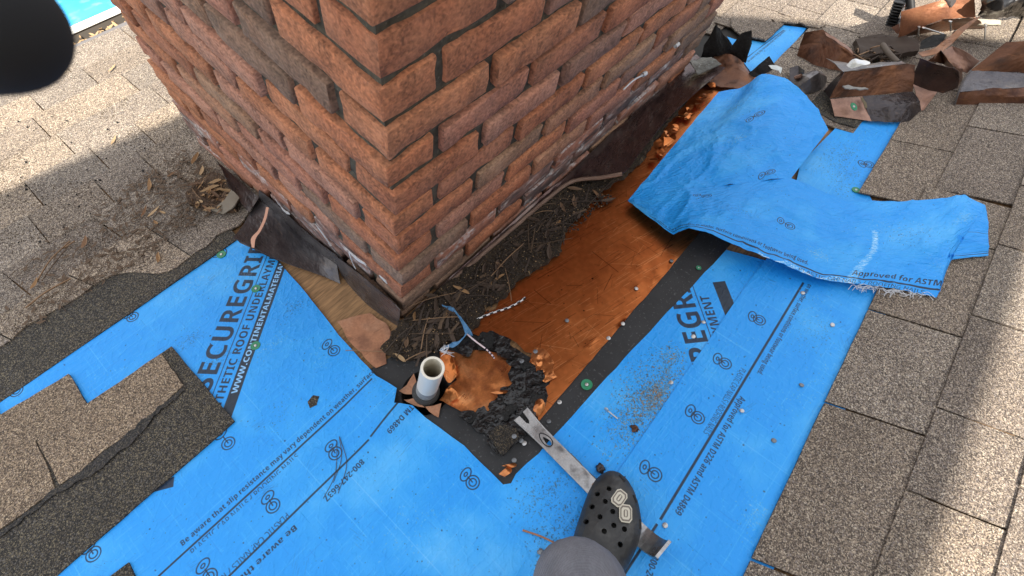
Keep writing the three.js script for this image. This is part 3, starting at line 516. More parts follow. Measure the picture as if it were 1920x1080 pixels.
{
  const f = thing('underlayment_flap', 'large torn blue underlayment flap folded back and crumpled over the copper and upper strip', 'roof underlayment', at(1400, 400));
  const C = [[1177, 377, 0.03], [1240, 365, 0.042], [1300, 356, 0.05], [1390, 343, 0.056], [1440, 338, 0.054], [1482, 336, 0.045]];
  const Bt = [[1177, 377, 0.03], [1240, 365, 0.042], [1300, 356, 0.05], [1390, 343, 0.056], [1482, 336, 0.045], [1590, 376, 0.03], [1700, 377, 0.026], [1770, 373, 0.028], [1806, 366, 0.035], [1846, 386, 0.03], [1850, 400, 0.03]];
  const Bb = [[1180, 381, 0.028], [1262, 441, 0.04], [1290, 431, 0.062], [1334, 437, 0.068], [1430, 482, 0.055], [1540, 524, 0.034], [1640, 538, 0.025], [1700, 545, 0.024], [1757, 557, 0.022], [1782, 487, 0.024], [1855, 478, 0.022]];
  const rows = Bt.map((p, i) => { const q = Bb[i], m = [lerp(p[0], q[0], 0.5), lerp(p[1], q[1], 0.5), lerp(p[2], q[2], 0.5) + (i === 3 || i === 2 ? 0.006 : i === 7 ? 0.012 : 0)]; return [at(...p), at(...m), at(...q)]; });
  part('folded_strip', loft(rows, { nr: 140, nc: 40, t: 0.0008, rough: 0.007, rf: 10, ridge: 0.006, seed: 3, smooth: false, uv: (x, y, s) => [s / 0.86, 1 - y], crease: 1.2 }), blueMat(flapPrint, 0.0022), f);
  const Dd = [[1348, 171, 0.05], [1396, 163, 0.045], [1428, 141, 0.09], [1472, 148, 0.085], [1522, 196, 0.06], [1552, 246, 0.042]];
  const M = [[1262, 274, 0.05], [1315, 262, 0.055], [1366, 250, 0.062], [1430, 246, 0.07], [1482, 268, 0.062], [1516, 292, 0.05]];
  part('upper_fold', loft(C.map((p, i) => [at(...p), at(...M[i]), at(...Dd[i])]), { nr: 80, nc: 70, t: 0.0008, rough: 0.01, rf: 9, ridge: 0.005, seed: 8, uv: (x, y, s, q) => [s / 0.7, 1 - q / 0.75], crease: 1.2 }), blueMat(flapTop, 0.0022), f);
}

// ---------- leftover shingles on the underlayment ----------
const lumps0 = metre(texture(256, 256, (i, j) => fbm(i / 256 * 20, j / 256 * 20, 8, 4, 20), false), 0.2);
{
  const s = thing('shingle_strip', 'torn-off strip of brown shingles with stepped tabs lying on the blue underlayment', 'shingles', at(220, 860));
  const step = [[-160, 880], [-8, 752], [10, 783], [137, 706], [172, 762], [327, 654]];
  const sealLine = [[351, 733], [300, 775], [262, 808], [202, 849], [160, 888], [115, 919], [60, 962], [0, 1003], [-120, 1095]];
  part('headlap', slab(jag(px([...step, [444, 793], [113, 1082], [-120, 1250]]), 0.03, 0.0012, 61), { h: (a, b) => 0.0115 + 0.003 * (fbm(a * 5, b * 5, 1, 2) - 0.5), t: 0.0042, edge: 0.05 }), darkShingle, s);
  const pale = [[[-160, 880], [-8, 752], [10, 783], [137, 706], [172, 762], [309, 668], [351, 727], [300, 775], [262, 808], [202, 849], [160, 888], [122, 912], [100, 868], [79, 828], [76, 830], [96, 870], [113, 919], [60, 962], [0, 1003], [-120, 1095]]];
  pale.forEach((o, i) => part('shingle', slab(jag(px(o), 0.012, 0.0016, 62 + i), { h: (a, b) => 0.0146 + 0.003 * (fbm(a * 5, b * 5, 1, 2) - 0.5), t: 0.0028, edge: 0.04 }), std({ map: GR.map, bumpMap: GR.bump, bumpScale: 0.0016, roughness: 0.95, color: col(0.98, 0.93, 0.87) }), s));
  const tar = std({ map: GD.map, bumpMap: lumps0, bumpScale: 0.004, roughness: 0.8, color: col(0.55, 0.55, 0.6) });
  const up = px(sealLine), lo = px([[-112, 1102], [6, 1012], [66, 967], [121, 927], [175, 897], [222, 862], [274, 816], [306, 780], [354, 737]]);
  part('seal_strip', slab(jag([...up, ...lo], 0.008, 0.008, 66), { h: (a, b) => 0.0135 + 0.003 * fbm(a * 60, b * 60, 2, 3), t: 0.002, edge: 0.02 }), tar, s);
  solo('shingle_scrap', 'corner of a brown shingle on the blue sheet at the bottom edge of the picture', 'shingle', slab(jag(px([[249, 1056], [262, 1083], [275, 1120], [190, 1150], [185, 1105]]), 0.02, 0.001, 68), { h: 0.0125, t: 0.0045, edge: 0.03 }), darkShingle);
  solo('shingle_scrap', 'ragged dark shingle remnant under the front edge of the copper scrap', 'shingle', slab(jag(px([[1500, 176], [1540, 178], [1566, 216], [1625, 228], [1597, 246], [1560, 236], [1534, 222], [1512, 196]]), 0.015, 0.003, 69), { h: 0.0155, t: 0.0042, edge: 0.03 }), darkShingle);
}

// ---------- membrane, copper and tar beside the chimney ----------
const grit = (base, k = 0.25) => metre(texture(512, 512, (i, j) => { const v = 0.7 + 0.7 * (fbm(i / 512 * 12, j / 512 * 12, 6, 4, 12) - 0.5), s = clamp((fbm(i / 512 * 110, j / 512 * 110, 2, 1, 110) - 0.84) * 7); return base.map((c) => c * v + s * k); }, true), 0.35);
const rubber = std({ map: grit([0.026, 0.026, 0.027], 0.06), roughness: 0.62 });
const lumpTex = metre(texture(512, 512, (i, j) => fbm(i / 512 * 24, j / 512 * 24, 8, 5, 24), false), 0.25);
const tarMat = std({ map: grit([0.013, 0.012, 0.012], 0.05), bumpMap: lumpTex, bumpScale: 0.004, roughness: 0.3 });
function copperCanvas(N, size, seed, base, dark, bright, scratch) {
  const cv = document.createElement('canvas'); cv.width = cv.height = N; const c = cv.getContext('2d'), r = rng(seed), im = c.createImageData(N, N);
  for (let j = 0; j < N; j++) for (let i = 0; i < N; i++) {
    const x = i / N, y = j / N, n = fbm(x * 6, y * 6, seed, 5, 6), m = fbm(x * 9, y * 9, seed + 20, 5, 9), f = fbm(x * 80, y * 80, seed + 3, 2, 80), d = clamp((m - 0.5) * 4), b = clamp((n - 0.52) * 3.5), k = (j * N + i) * 4;
    for (let q = 0; q < 3; q++) im.data[k + q] = clamp(lin2s(clamp(lerp(lerp(base[q], dark[q], d * 0.8), bright[q], b * 0.6) * (0.85 + 0.3 * f))), 0, 255); im.data[k + 3] = 255;
  }
  c.putImageData(im, 0, 0);
  for (let k = 0; k < scratch; k++) { const x = r() * N, y = r() * N, L = N * (0.02 + 0.14 * r() * r()), an = r() < 0.75 ? 0.06 * (r() - 0.5) - 0.25 : r() * 6.3; c.strokeStyle = r() < 0.7 ? `rgba(255,190,130,${0.12 + 0.3 * r()})` : `rgba(50,20,8,${0.15 + 0.3 * r()})`; c.lineWidth = N / 1024 * (1 + 2 * r()); c.beginPath(); c.moveTo(x, y); c.lineTo(x + Math.cos(an) * L, y + Math.sin(an) * L); c.stroke(); }
  for (let k = 0; k < 240; k++) { c.fillStyle = `rgba(30,18,12,${0.2 + 0.5 * r()})`; const q = N / 1024 * (1 + 3 * r() * r()); c.beginPath(); c.arc(r() * N, r() * N, q, 0, 7); c.fill(); }
  const t = new THREE.CanvasTexture(cv); t.colorSpace = THREE.SRGBColorSpace; t.wrapS = t.wrapT = THREE.RepeatWrapping; t.magFilter = t.minFilter = THREE.LinearFilter; return metre(t, size);
}
const ruf = metre(texture(512, 512, (i, j) => 0.52 + 0.3 * (fbm(i / 512 * 14, j / 512 * 14, 5, 5, 14) - 0.5) + 0.1 * (fbm(i / 512 * 8, j / 512 * 120, 9, 2, 8) - 0.5), false), 0.4);
const copperTex = copperCanvas(1024, 0.7, 5, [0.56, 0.18, 0.054], [0.46, 0.14, 0.042], [0.66, 0.24, 0.08], 1300);
const copper = std({ map: copperTex, metalness: 1, roughness: 0.36 });
const brightCopper = std({ map: copperCanvas(512, 0.25, 6, [0.64, 0.24, 0.08], [0.3, 0.1, 0.04], [0.8, 0.4, 0.18], 160), metalness: 0.9, roughness: 0.6, roughnessMap: ruf, bumpMap: ruf, bumpScale: 0.0015 });
const dustyCopper = std({ map: copperCanvas(512, 0.3, 7, [0.42, 0.2, 0.11], [0.22, 0.1, 0.06], [0.55, 0.33, 0.21], 100), metalness: 0.35, roughness: 0.8 });
const tarnish = (s, base, dark, bright, met = 0.6, ro = 0.75) => std({ map: copperCanvas(256, 0.3, s, base, dark, bright, 160), metalness: met, roughness: ro, roughnessMap: ruf, bumpMap: lumpTex, bumpScale: 0.0012 });
const brownMetal = tarnish(21, [0.13, 0.055, 0.028], [0.045, 0.024, 0.018], [0.27, 0.11, 0.045]);
const darkMetal = tarnish(22, [0.055, 0.045, 0.045], [0.03, 0.024, 0.026], [0.13, 0.1, 0.09], 0.5, 0.6);
const tanMetal = tarnish(23, [0.36, 0.2, 0.14], [0.2, 0.11, 0.08], [0.45, 0.3, 0.23], 0.35, 0.8);
const greyMetal = tarnish(24, [0.16, 0.145, 0.14], [0.07, 0.06, 0.06], [0.3, 0.28, 0.27], 0.55, 0.65);
const blackFelt = std({ map: grit([0.018, 0.017, 0.016], 0.03), bumpMap: lumpTex, bumpScale: 0.004, roughness: 0.95 });
const ring = PIPE;
const nailSpots = [[1063, 601], [1004, 659], [978, 677], [1259, 489], [1193, 541], [1200, 506], [1168, 607], [1233, 515], [1225, 527], [1104, 648], [1101, 575]].map(([u, v]) => at(u, v));
{
  solo('membrane', 'black rubbery self-adhesive membrane strip between the copper sheet and the blue underlayment', 'roof membrane', slab(jag([[-0.175, 0.03], [-0.02, 0.07], [0.1, 0.1], [0.12, 0.34], [0.9, 0.34], [0.9, 0.468], [0.474, 0.458], [0.1, 0.442], [-0.03, 0.44], [-0.105, 0.434], [-0.135, 0.448], [-0.15, 0.435], [-0.15, 0.2]], 0.05, 0.002, 71), { h: (a, b) => 0.0036 + 0.0012 * (fbm(a * 16, b * 16, 2, 3) - 0.5), t: 0.0018, edge: 0.03, holes: [circle(PIPE[0], PIPE[1], 0.051).reverse()] }), rubber);
  const pan = thing('copper_flashing', 'large flat orange copper flashing sheet beside the chimney, scratched and torn at its near end', 'flashing', at(1130, 560));
  const o1 = [[930, 580], [880, 590], [880, 622], [915, 640], [950, 632], [968, 642], [985, 660], [1008, 664], [1030, 672], [1037, 700], [1030, 720], [1012, 735], [1022, 745], [1020, 762], [1005, 778], [1011, 789], [1090, 697], [1160, 615], [1240, 522], [1300, 450], [1420, 300], [1440, 150], [1390, 110], [1345, 118], [1290, 170], [1185, 300], [1030, 400], [1000, 470], [950, 530]];
  const bumps = (a, b) => { let h = 0; for (const p of nailSpots) { const d = Math.hypot(a - p[0], b - p[1]); h += 0.0016 * Math.exp(-d * d / 0.00008); } return h; };
  part('sheet', slab(jag(px(o1.map(([u, v]) => [u, v, 0.007])), 0.02, 0.0022, 72), { h: (a, b) => 0.0078 + 0.003 * (fbm(a * 6, b * 6, 3, 3) - 0.5) + bumps(a, b) + 0.02 * Math.max(0, 0.1 - b) * clamp((a - 0.5) * 3), t: 0.0009, edge: 0.02, crease: 1 }), copper, pan);
  // the crumpled patch round the near corner of the sheet
  part('crumple', slab(jag(px([[1003, 655], [1022, 660], [1037, 682], [1038, 705], [1044, 712], [1024, 722], [1008, 712], [1004, 690], [992, 684]]), 0.008, 0.003, 73), { h: (a, b) => 0.0125 + 0.009 * Math.abs(fbm(a * 70, b * 70, 3, 3) - 0.5), t: 0.0009, edge: 0.006, crease: 0.4 }), brightCopper, pan);
  part('torn_tab', loft([px([[1008, 738, 0.012], [1020, 742, 0.014]]), px([[1002, 760, 0.02], [1022, 762, 0.016]]), px([[997, 775, 0.014], [1010, 782, 0.012]])], { nr: 12, nc: 6, bulge: 0.006, rough: 0.002 }), brightCopper, pan);
  // the smaller sheet round the pipe
  const low = thing('copper_flashing', 'small crumpled bright copper piece between the plastic pipe and the black tar', 'flashing', at(900, 720));
  const o2 = [[824, 660], [838, 654], [852, 658], [868, 664], [884, 655], [905, 656], [950, 664], [960, 683], [952, 700], [962, 716], [940, 738], [918, 757], [917, 779], [890, 775], [868, 772], [838, 757], [823, 749], [838, 727], [856, 711], [845, 690], [835, 676]];
  const dent = spread([...px(o2).map((p) => [p[0], p[1], 0.009]), [...at(900, 700).slice(0, 2), 0.014], [...at(870, 690).slice(0, 2), 0.012], [...at(845, 742).slice(0, 2), 0.019], [...at(930, 720).slice(0, 2), 0.011], [...at(890, 745).slice(0, 2), 0.011]], 2.2);
  part('sheet', slab(jag(px(o2.map(([u, v]) => [u, v, 0.012])), 0.012, 0.0028, 74), { h: (a, b) => dent(a, b) + 0.0045 * (fbm(a * 22, b * 22, 4, 3) - 0.5), t: 0.0009, edge: 0.009, crease: 0.9 }), brightCopper, low);
  const k2 = px([[838, 732, 0.02], [846, 727, 0.03], [857, 735, 0.036], [858, 748, 0.032], [846, 756, 0.022], [835, 748, 0.02]]);
  part('bent_lug', slab(jag(k2, 0.008, 0.002, 75), { h: (a, b) => spread(k2)(a, b) + 0.008 * fbm(a * 90, b * 90, 2, 2), t: 0.001, edge: 0.006, crease: 0.6 }), brightCopper, low);
  part('bent_flange', loft([px([[824, 659, 0.014], [826, 676, 0.016], [830, 700, 0.012]]), px([[843, 661, 0.02], [845, 686, 0.02], [842, 718, 0.014]]), px([[850, 672, 0.03], [854, 690, 0.03], [858, 704, 0.022]])], { nr: 10, nc: 12, rough: 0.003, seed: 4 }), copper, low);
  const sh = thing('copper_shreds', 'thin torn copper slivers curling round the base of the plastic pipe', 'copper scraps', at(775, 745));
  for (const o of [[[776, 700, 0.008], [763, 722, 0.008], [748, 734, 0.006], [757, 738, 0.012], [773, 738, 0.016], [783, 722, 0.016]], [[757, 749, 0.008], [779, 746, 0.012], [796, 763, 0.012], [783, 762, 0.006]], [[797, 762, 0.012], [828, 756, 0.014], [822, 783, 0.01], [805, 772, 0.01]]]) { const q = px(o); part('sliver', slab(jag(q, 0.012, 0.0025, 76), { h: (a, b) => spread(q)(a, b) + 0.004 * (fbm(a * 60, b * 60, 3, 2) - 0.5), t: 0.0009, edge: 0.01, crease: 0.8 }), dustyCopper, sh); }
  solo('copper_flashing', 'dull pinkish copper offcut on the plywood at the near chimney corner', 'flashing', slab(jag(px([[634, 606], [668, 596], [695, 590], [724, 608], [741, 636], [724, 668], [726, 684], [706, 692], [684, 672], [655, 640]]), 0.012, 0.003, 77), { h: (a, b) => 0.005 + 0.004 * fbm(a * 20, b * 20, 5, 3), t: 0.001, edge: 0.015 }), dustyCopper);
  const tarT = thing('roofing_tar', 'lumpy shiny black roofing tar smeared over the torn copper ends', 'tar', at(950, 770));
  const tarO = [[898, 625], [925, 622], [950, 634], [972, 656], [982, 675], [1004, 678], [1006, 700], [1016, 728], [1028, 742], [1022, 760], [1004, 772], [985, 784], [975, 800], [985, 815], [960, 842], [938, 853], [918, 834], [908, 810], [878, 796], [862, 780], [876, 770], [918, 784], [918, 755], [938, 735], [962, 716], [952, 700], [966, 688], [950, 678], [956, 662], [920, 655], [905, 645]];
  part('smear', slab(jag(px(tarO.map(([u, v]) => [u, v, 0.012])), 0.007, 0.0085, 78), { h: (a, b) => 0.0125 + 0.0035 * (fbm(a * 30, b * 30, 5, 3) - 0.5), t: 0.003, edge: 0.008, crease: 1.2 }), tarMat, tarT);
  const spine = [[905, 638], [935, 650], [962, 664], [985, 686], [1002, 708], [1012, 735], [1006, 752], [986, 765], [962, 745], [950, 770], [930, 788], [900, 782], [880, 782], [962, 798], [940, 815], [985, 788], [1000, 770], [976, 725]];
  for (let i = 0; i < 30; i++) { const q = spine[i % spine.length], p = at(q[0] + rr(-10, 10), q[1] + rr(-10, 10), 0.016), n = 6, w = rr(0.01, 0.026), a0 = rr(0, 6), tx = rr(-0.13, 0.13), tz = rr(-0.13, 0.13), o = Array.from({ length: n }, (_, k) => [p[0] + w * rr(0.5, 1.2) * Math.cos(a0 + k / n * 6.283), p[1] + w * rr(0.4, 1) * Math.sin(a0 + k / n * 6.283)]); part('flake', slab(jag(o, 0.005, 0.003, i), { h: (a, b) => p[2] + 0.001 + tx * (a - p[0]) + tz * (b - p[1]) + 0.003 * (fbm(a * 60, b * 60, i, 2) - 0.5), t: 0.0016, edge: 0.008, crease: 0.5 }), i % 3 ? tarMat : blackFelt, tarT); }
  part('smear', slab(jag(px([[858, 652, 0.012], [880, 640, 0.012], [893, 648, 0.012], [884, 668, 0.012], [866, 668, 0.012]]), 0.01, 0.004, 79), { h: (a, b) => 0.018 + 0.006 * fbm(a * 50, b * 50, 2, 3), t: 0.006, edge: 0.008 }), tarMat, tarT);
  part('grit_patch', slab(jag(px([[916, 815, 0.018], [938, 800, 0.018], [968, 806, 0.018], [974, 820, 0.018], [942, 856, 0.018]]), 0.01, 0.003, 80), { h: (a, b) => 0.027 + 0.005 * (fbm(a * 40, b * 40, 3, 3) - 0.5), t: 0.006, edge: 0.01 }), std({ map: GD.map, bumpMap: GD.bump, bumpScale: 0.002, roughness: 0.9, color: col(0.55, 0.5, 0.45) }), tarT);
  for (let i = 0; i < 8; i++) { const sp = spine[(i * 5) % 18], c = at(sp[0], sp[1], 0.018); part('crumb', lump(rr(0.003, 0.007), 0.7, i, 2, 0.8).translate(c[0], c[2], c[1]), tarMat, tarT); }
  for (const [u, v, w, q] of [[953, 870, 12, 3], [945, 880, 10, 9], [935, 733, 16, 2]]) { const p0 = at(u - w, v + q, 0.016), p1 = at(u, v, 0.022), p2 = at(u + w, v - q, 0.014); part('copper_shred', loft([[p0, [p0[0] + 0.004, p0[1] + 0.012, p0[2]]], [p1, [p1[0] + 0.006, p1[1] + 0.014, p1[2]]], [p2, [p2[0], p2[1] + 0.006, p2[2]]]], { nr: 8, nc: 4, rough: 0.002, seed: u }), brightCopper, tarT); }
}

// ---------- plastic vent pipe in its hole ----------
{
  const g = new THREE.Group(); g.name = 'vent_pipe'; const w = toW(PIPE[0], PIPE[1], 0); g.position.copy(w); scene.add(tag(g, 'short open white plastic vent pipe sticking up through a dark hole', 'pipe')); origin.set(g, null);
  const pvc = std({ color: col(0.78, 0.73, 0.62), roughness: 0.35 }), dirtyPvc = std({ map: grit([0.42, 0.4, 0.36], 0.1), roughness: 0.6 }), Hh = 0.215;
  const add = (n, pts, m, seg = 48) => { const o = setShadow(new THREE.Mesh(new THREE.LatheGeometry(pts.map(([r, y]) => new THREE.Vector2(r, y)), seg), m)); o.name = n; g.add(o); return o; };
  const tube_ = add('tube', [[0.0165, -0.25], [0.0165, Hh - 0.001], [0.0172, Hh], [0.0206, Hh], [0.0214, Hh - 0.0012], [0.0214, 0.075]], pvc);
  add('lower_tube', [[0.0214, 0.075], [0.0218, 0.074], [0.0219, 0.03], [0.0214, -0.25]], dirtyPvc);
  const c = add('sealant_collar', Array.from({ length: 12 }, (_, i) => [0.0216 + 0.006 * Math.sin(Math.PI * i / 11) + 0.002 * hash(i, 3, 3), 0.034 - i * 0.004]), std({ map: grit([0.12, 0.115, 0.105], 0.25), bumpMap: lumpTex, bumpScale: 0.004, roughness: 0.8 }));
  g.rotation.set(0.05, 0, -0.03);
  const dark_cup = thing('dark_hole_cup', 'added black cup in the deck hole that keeps it dark around the plastic pipe', 'dark_cup', PIPE);  // added black cup, its colour stands in for the darkness below the deck
  const L = new THREE.LatheGeometry([[0.0495, -0.3], [0.0495, 0.004], [0.0505, 0.0065]].map(([r, y]) => new THREE.Vector2(r, y)), 40).translate(PIPE[0], 0, PIPE[1]);
  part('lining', L, blackFelt, dark_cup);
  part('bottom', new THREE.CylinderGeometry(0.0495, 0.0495, 0.004, 32).translate(PIPE[0], -0.29, PIPE[1]), blackFelt, dark_cup);
}

// ---------- wall flashings ----------
const L0 = (u, v, c = -0.012) => onWall(u, v, 'x', c), R0 = (u, v, c = 0.012) => onWall(u, v, 'z', c);
{
  const streak = tarnish(25, [0.075, 0.068, 0.07], [0.04, 0.034, 0.036], [0.2, 0.19, 0.19], 0.45, 0.55);
  const f1 = thing('step_flashing', 'dark lead-grey step flashing bent out from the left brick face, with a pinkish scratch', 'flashing', at(540, 470));
  const top = [[484, 372], [520, 402], [560, 440], [600, 474], [632, 497]], low = [[437, 446, 0.05], [490, 472, 0.036], [540, 494, 0.024], [596, 514, 0.014], [638, 532, 0.008]];
  part('bent_leaf', loft(top.map((p, i) => { const a = L0(...p), b = at(...low[i]); return [a, [lerp(a[0], b[0], 0.5), lerp(a[1], b[1], 0.5), lerp(a[2], b[2], 0.5) - 0.004 + 0.002 * i], b]; }), { nr: 40, nc: 14, t: 0.0016, rough: 0.002, seed: 3 }), streak, f1);
  part('wall_leg', loft(top.map((p) => [L0(p[0] + 1, p[1] - 16, -0.008), L0(p[0], p[1] + 3, -0.0125)]), { nr: 24, nc: 4, t: 0.0016, rough: 0.001 }), streak, f1);
  const s0 = [[507, 386, 0.0], [500, 410, 0], [488, 432, 0], [480, 446, 0], [475, 463, 0]];
  const mixl = (u, v) => { const t = clamp((u - 437) / 200), p = at(u, v, lerp(0.05, 0.03, t)); return p; };
  part('scratch', loft([[502, 388, 0.062], [496, 412, 0.056], [487, 432, 0.052], [477, 447, 0.049], [475, 464, 0.043]].map(([u, v, h], i) => [at(u - 3 - (i === 3 ? 3 : 0), v, h + 0.003), at(u + 2, v + 1, h + 0.003)]), { nr: 24, nc: 2, t: 0.0005, rough: 0.002, seed: 8 }), std({ color: col(0.62, 0.33, 0.22), roughness: 0.6 }), f1, 'pinkish bare scratch');
  const f2 = thing('step_flashing', 'flat dark step flashing along the left brick face nearest the front corner', 'flashing', at(690, 560));
  const t2 = [[626, 478], [665, 508], [700, 536], [735, 566], [750, 582]], l2 = [[640, 517, 0.004], [664, 546, 0.004], [690, 572, 0.003], [722, 596, 0.003], [746, 612, 0.003]];
  part('leaf', loft(t2.map((p, i) => { const a = L0(...p), b = at(...l2[i]); return [a, [lerp(a[0], b[0], 0.45) , lerp(a[1], b[1], 0.45), lerp(a[2], b[2], 0.5)], b]; }), { nr: 30, nc: 10, t: 0.0016, rough: 0.0025, seed: 5 }), streak, f2);
  const f3 = thing('step_flashing', 'dark folded step flashing farthest left, standing against the brick beside the leaf litter', 'flashing', at(440, 350));
  part('leaf', loft([[[404, 300], [418, 318, 0.05]], [[430, 322], [428, 345, 0.045]], [[458, 348], [444, 370, 0.04]], [[486, 370], [466, 398, 0.04]]].map(([a, b]) => [L0(...a), at(...b)]), { nr: 20, nc: 8, t: 0.0016, rough: 0.003, seed: 6 }), darkMetal, f3);
  part('lower_leaf', loft([[[418, 318, 0.05], [424, 332, 0.006]], [[428, 345, 0.045], [432, 368, 0.006]], [[444, 370, 0.04], [446, 384, 0.01]]].map(([a, b]) => [at(...a), at(...b)]), { nr: 14, nc: 6, t: 0.0016, rough: 0.003, seed: 9 }), darkMetal, f3);
  // the long counter-flashing peeling off the right face
  const f4 = thing('counter_flashing', 'long wavy brown copper counter-flashing peeling away from the right brick face', 'flashing', at(1200, 250));
  const rim = [[760, 596, 0.012, 742, 622, 0.01], [800, 560, 0.02, 778, 590, 0.012], [850, 515, 0.025, 838, 535, 0.02], [910, 462, 0.03, 908, 474, 0.026], [970, 408, 0.032, 970, 421, 0.03], [1020, 363, 0.034, 1024, 375, 0.034], [1062, 330, 0.034, 1074, 340, 0.04], [1100, 294, 0.03, 1128, 333, 0.055], [1140, 255, 0.026, 1166, 326, 0.062], [1170, 228, 0.022, 1192, 296, 0.06], [1210, 192, 0.02, 1222, 258, 0.058], [1250, 152, 0.018, 1266, 208, 0.06], [1286, 116, 0.018, 1318, 162, 0.07], [1305, 102, 0.02, 1360, 126, 0.075]];
  part('strip', loft(rim.map(([u, v, h, x, y, k]) => { const a = at(u, v, h), b = at(x, y, k); return [a, [lerp(a[0], b[0], 0.5), lerp(a[1], b[1], 0.5), lerp(h, k, 0.4) - 0.004], b]; }), { nr: 110, nc: 12, t: 0.0014, rough: 0.004, seed: 7 }), tarnish(26, [0.1, 0.058, 0.052], [0.045, 0.03, 0.032], [0.22, 0.17, 0.15], 0.6, 0.5), f4);
  part('rolled_edge', tube(rim.slice(0, 9).map(([, , , x, y, k]) => at(x, y, k + 0.001)), 0.0055, 90, 8), tarnish(27, [0.26, 0.165, 0.12], [0.12, 0.075, 0.055], [0.36, 0.25, 0.19], 0.3, 0.8), f4);
  const mort = std({ map: grit([0.24, 0.235, 0.21], 0.25), bumpMap: lumpTex, bumpScale: 0.006, roughness: 0.95 });
  part('end_sealant', loft([px([[1290, 112, 0.05], [1302, 122, 0.07], [1308, 138, 0.062]]), px([[1312, 106, 0.056], [1322, 118, 0.078], [1330, 128, 0.074]]), px([[1334, 106, 0.06], [1344, 116, 0.082], [1352, 122, 0.08]])], { nr: 14, nc: 10, t: 0.004, rough: 0.012, seed: 12 }), mort, f4);
}
// ragged far end: torn felt spikes and dark copper
{
  const t = thing('torn_felt', 'jagged spikes of torn black roofing felt standing at the far chimney corner', 'roofing felt', at(1360, 120));
  const spike = (o, seed) => { const q = jag(o.map(([u, v, h]) => [u, v, h]), 9, 0, seed).map(([u, v, h]) => at(u + 3.2 * (hash(Math.round(u), Math.round(v), seed) - 0.5), v + 3.2 * (hash(Math.round(v), Math.round(u), seed) - 0.5), h)); return q; };
  // upright sheets: lofted from the foot to a ragged top
  const up = (foot, tops, seed) => loft(foot.map((p, i) => [at(...p), at(...[0, 1].map((k) => lerp(p[k], tops[i][k], 0.5)), lerp(p[2], tops[i][2], 0.5) + 0.004), at(...tops[i])]), { nr: 36, nc: 16, t: 0.003, rough: 0.016, seed, smooth: false, crease: 0.5 });
  part('spike', up([[1316, 102, 0.02], [1330, 104, 0.02], [1345, 106, 0.02], [1358, 105, 0.02], [1372, 100, 0.02]], [[1322, 82, 0.06], [1334, 62, 0.1], [1343, 43, 0.14], [1352, 55, 0.11], [1369, 72, 0.08]], 5), blackFelt, t);
  part('spike', up([[1366, 108, 0.02], [1376, 112, 0.02], [1386, 116, 0.02], [1398, 120, 0.02]], [[1370, 90, 0.06], [1388, 67, 0.1], [1408, 60, 0.12], [1407, 84, 0.08]], 9), blackFelt, t);
  const c = thing('copper_scrap', 'dark brown curled copper end below the torn felt at the far chimney corner', 'copper scrap', at(1370, 140));
  part('sheet', loft([px([[1340, 104, 0.035], [1322, 122, 0.03], [1318, 152, 0.02]]), px([[1368, 102, 0.06], [1360, 130, 0.03], [1350, 160, 0.022]]), px([[1386, 108, 0.05], [1392, 134, 0.035], [1384, 168, 0.02]]), px([[1402, 126, 0.03], [1412, 142, 0.025], [1418, 152, 0.02]])], { nr: 22, nc: 22, t: 0.001, rough: 0.012, seed: 14 }), brownMetal, c);
  const sh = thing('copper_shreds', 'ragged bright orange copper edge shredded along the upper side of the folded flap', 'copper scraps', at(1270, 230));
  for (let i = 0; i < 30; i++) { const k = R(), u = lerp(1356, 1228, k) + rr(-16, 4), v = lerp(142, 300, k) + rr(-6, 8), p = at(u, v, 0.012), w = rr(0.01, 0.026), an = rr(0, 6); const o = jag(Array.from({ length: 5 }, (_, j) => [p[0] + w * rr(0.25, 1.2) * Math.cos(an + j * 1.25), p[1] + 0.7 * w * rr(0.25, 1.2) * Math.sin(an + j * 1.25)]), 0.006, 0.004, i); const tl = rr(-0.4, 0.4), t2 = rr(-0.4, 0.4); part('shred', slab(o, { h: (a, b) => 0.018 + tl * (a - p[0]) + t2 * (b - p[1]) + 0.006 * fbm(a * 80, b * 80, i, 2), t: 0.0008, edge: 0.012, crease: 0.7 }), R() < 0.3 ? brightCopper : copper, sh); }
}

// ---------- leaf litter and soil ----------
const leafMats = [[0.3, 0.17, 0.075], [0.22, 0.12, 0.06], [0.38, 0.25, 0.13], [0.16, 0.095, 0.055]].map((c) => std({ color: col(...c), roughness: 0.8 }));
const twigMats = [[0.11, 0.07, 0.042], [0.24, 0.145, 0.08], [0.055, 0.038, 0.028]].map((c) => std({ color: col(...c), roughness: 0.9 }));
function leafGeo(L, W, curl, fold, seed) { const rows = []; for (let i = 0; i <= 8; i++) { const s = i / 8, w = W * Math.pow(Math.sin(Math.PI * Math.pow(s, 0.8)), 0.8) * 0.5 + 0.0004, x = (s - 0.5) * L, h = curl * (2 * s - 1) ** 2 * L, k = 0.1 * L * (fbm(s * 3, seed, 2, 2) - 0.5); rows.push([[x, -w + k, h + fold * w], [x, k, h], [x, w + k, h + fold * w]]); } return loft(rows, { nr: 10, nc: 4, t: 0.0004, crease: 0.8 }); }
const darkLeaf = std({ color: col(0.07, 0.045, 0.03), roughness: 0.85 });
const leafSet = Array.from({ length: 7 }, (_, i) => leafGeo(rr(0.035, 0.055), rr(0.008, 0.015), rr(0.03, 0.2), rr(0.2, 0.9), i));
function placed(g, a, b, h, turn, k = 1, tx = 0, tz = 0) { const m = new THREE.Matrix4().compose(new THREE.Vector3(a, h, b), new THREE.Quaternion().setFromEuler(new THREE.Euler(tx, turn, tz)), new THREE.Vector3(k, k, k)); return g.clone().applyMatrix4(m); }
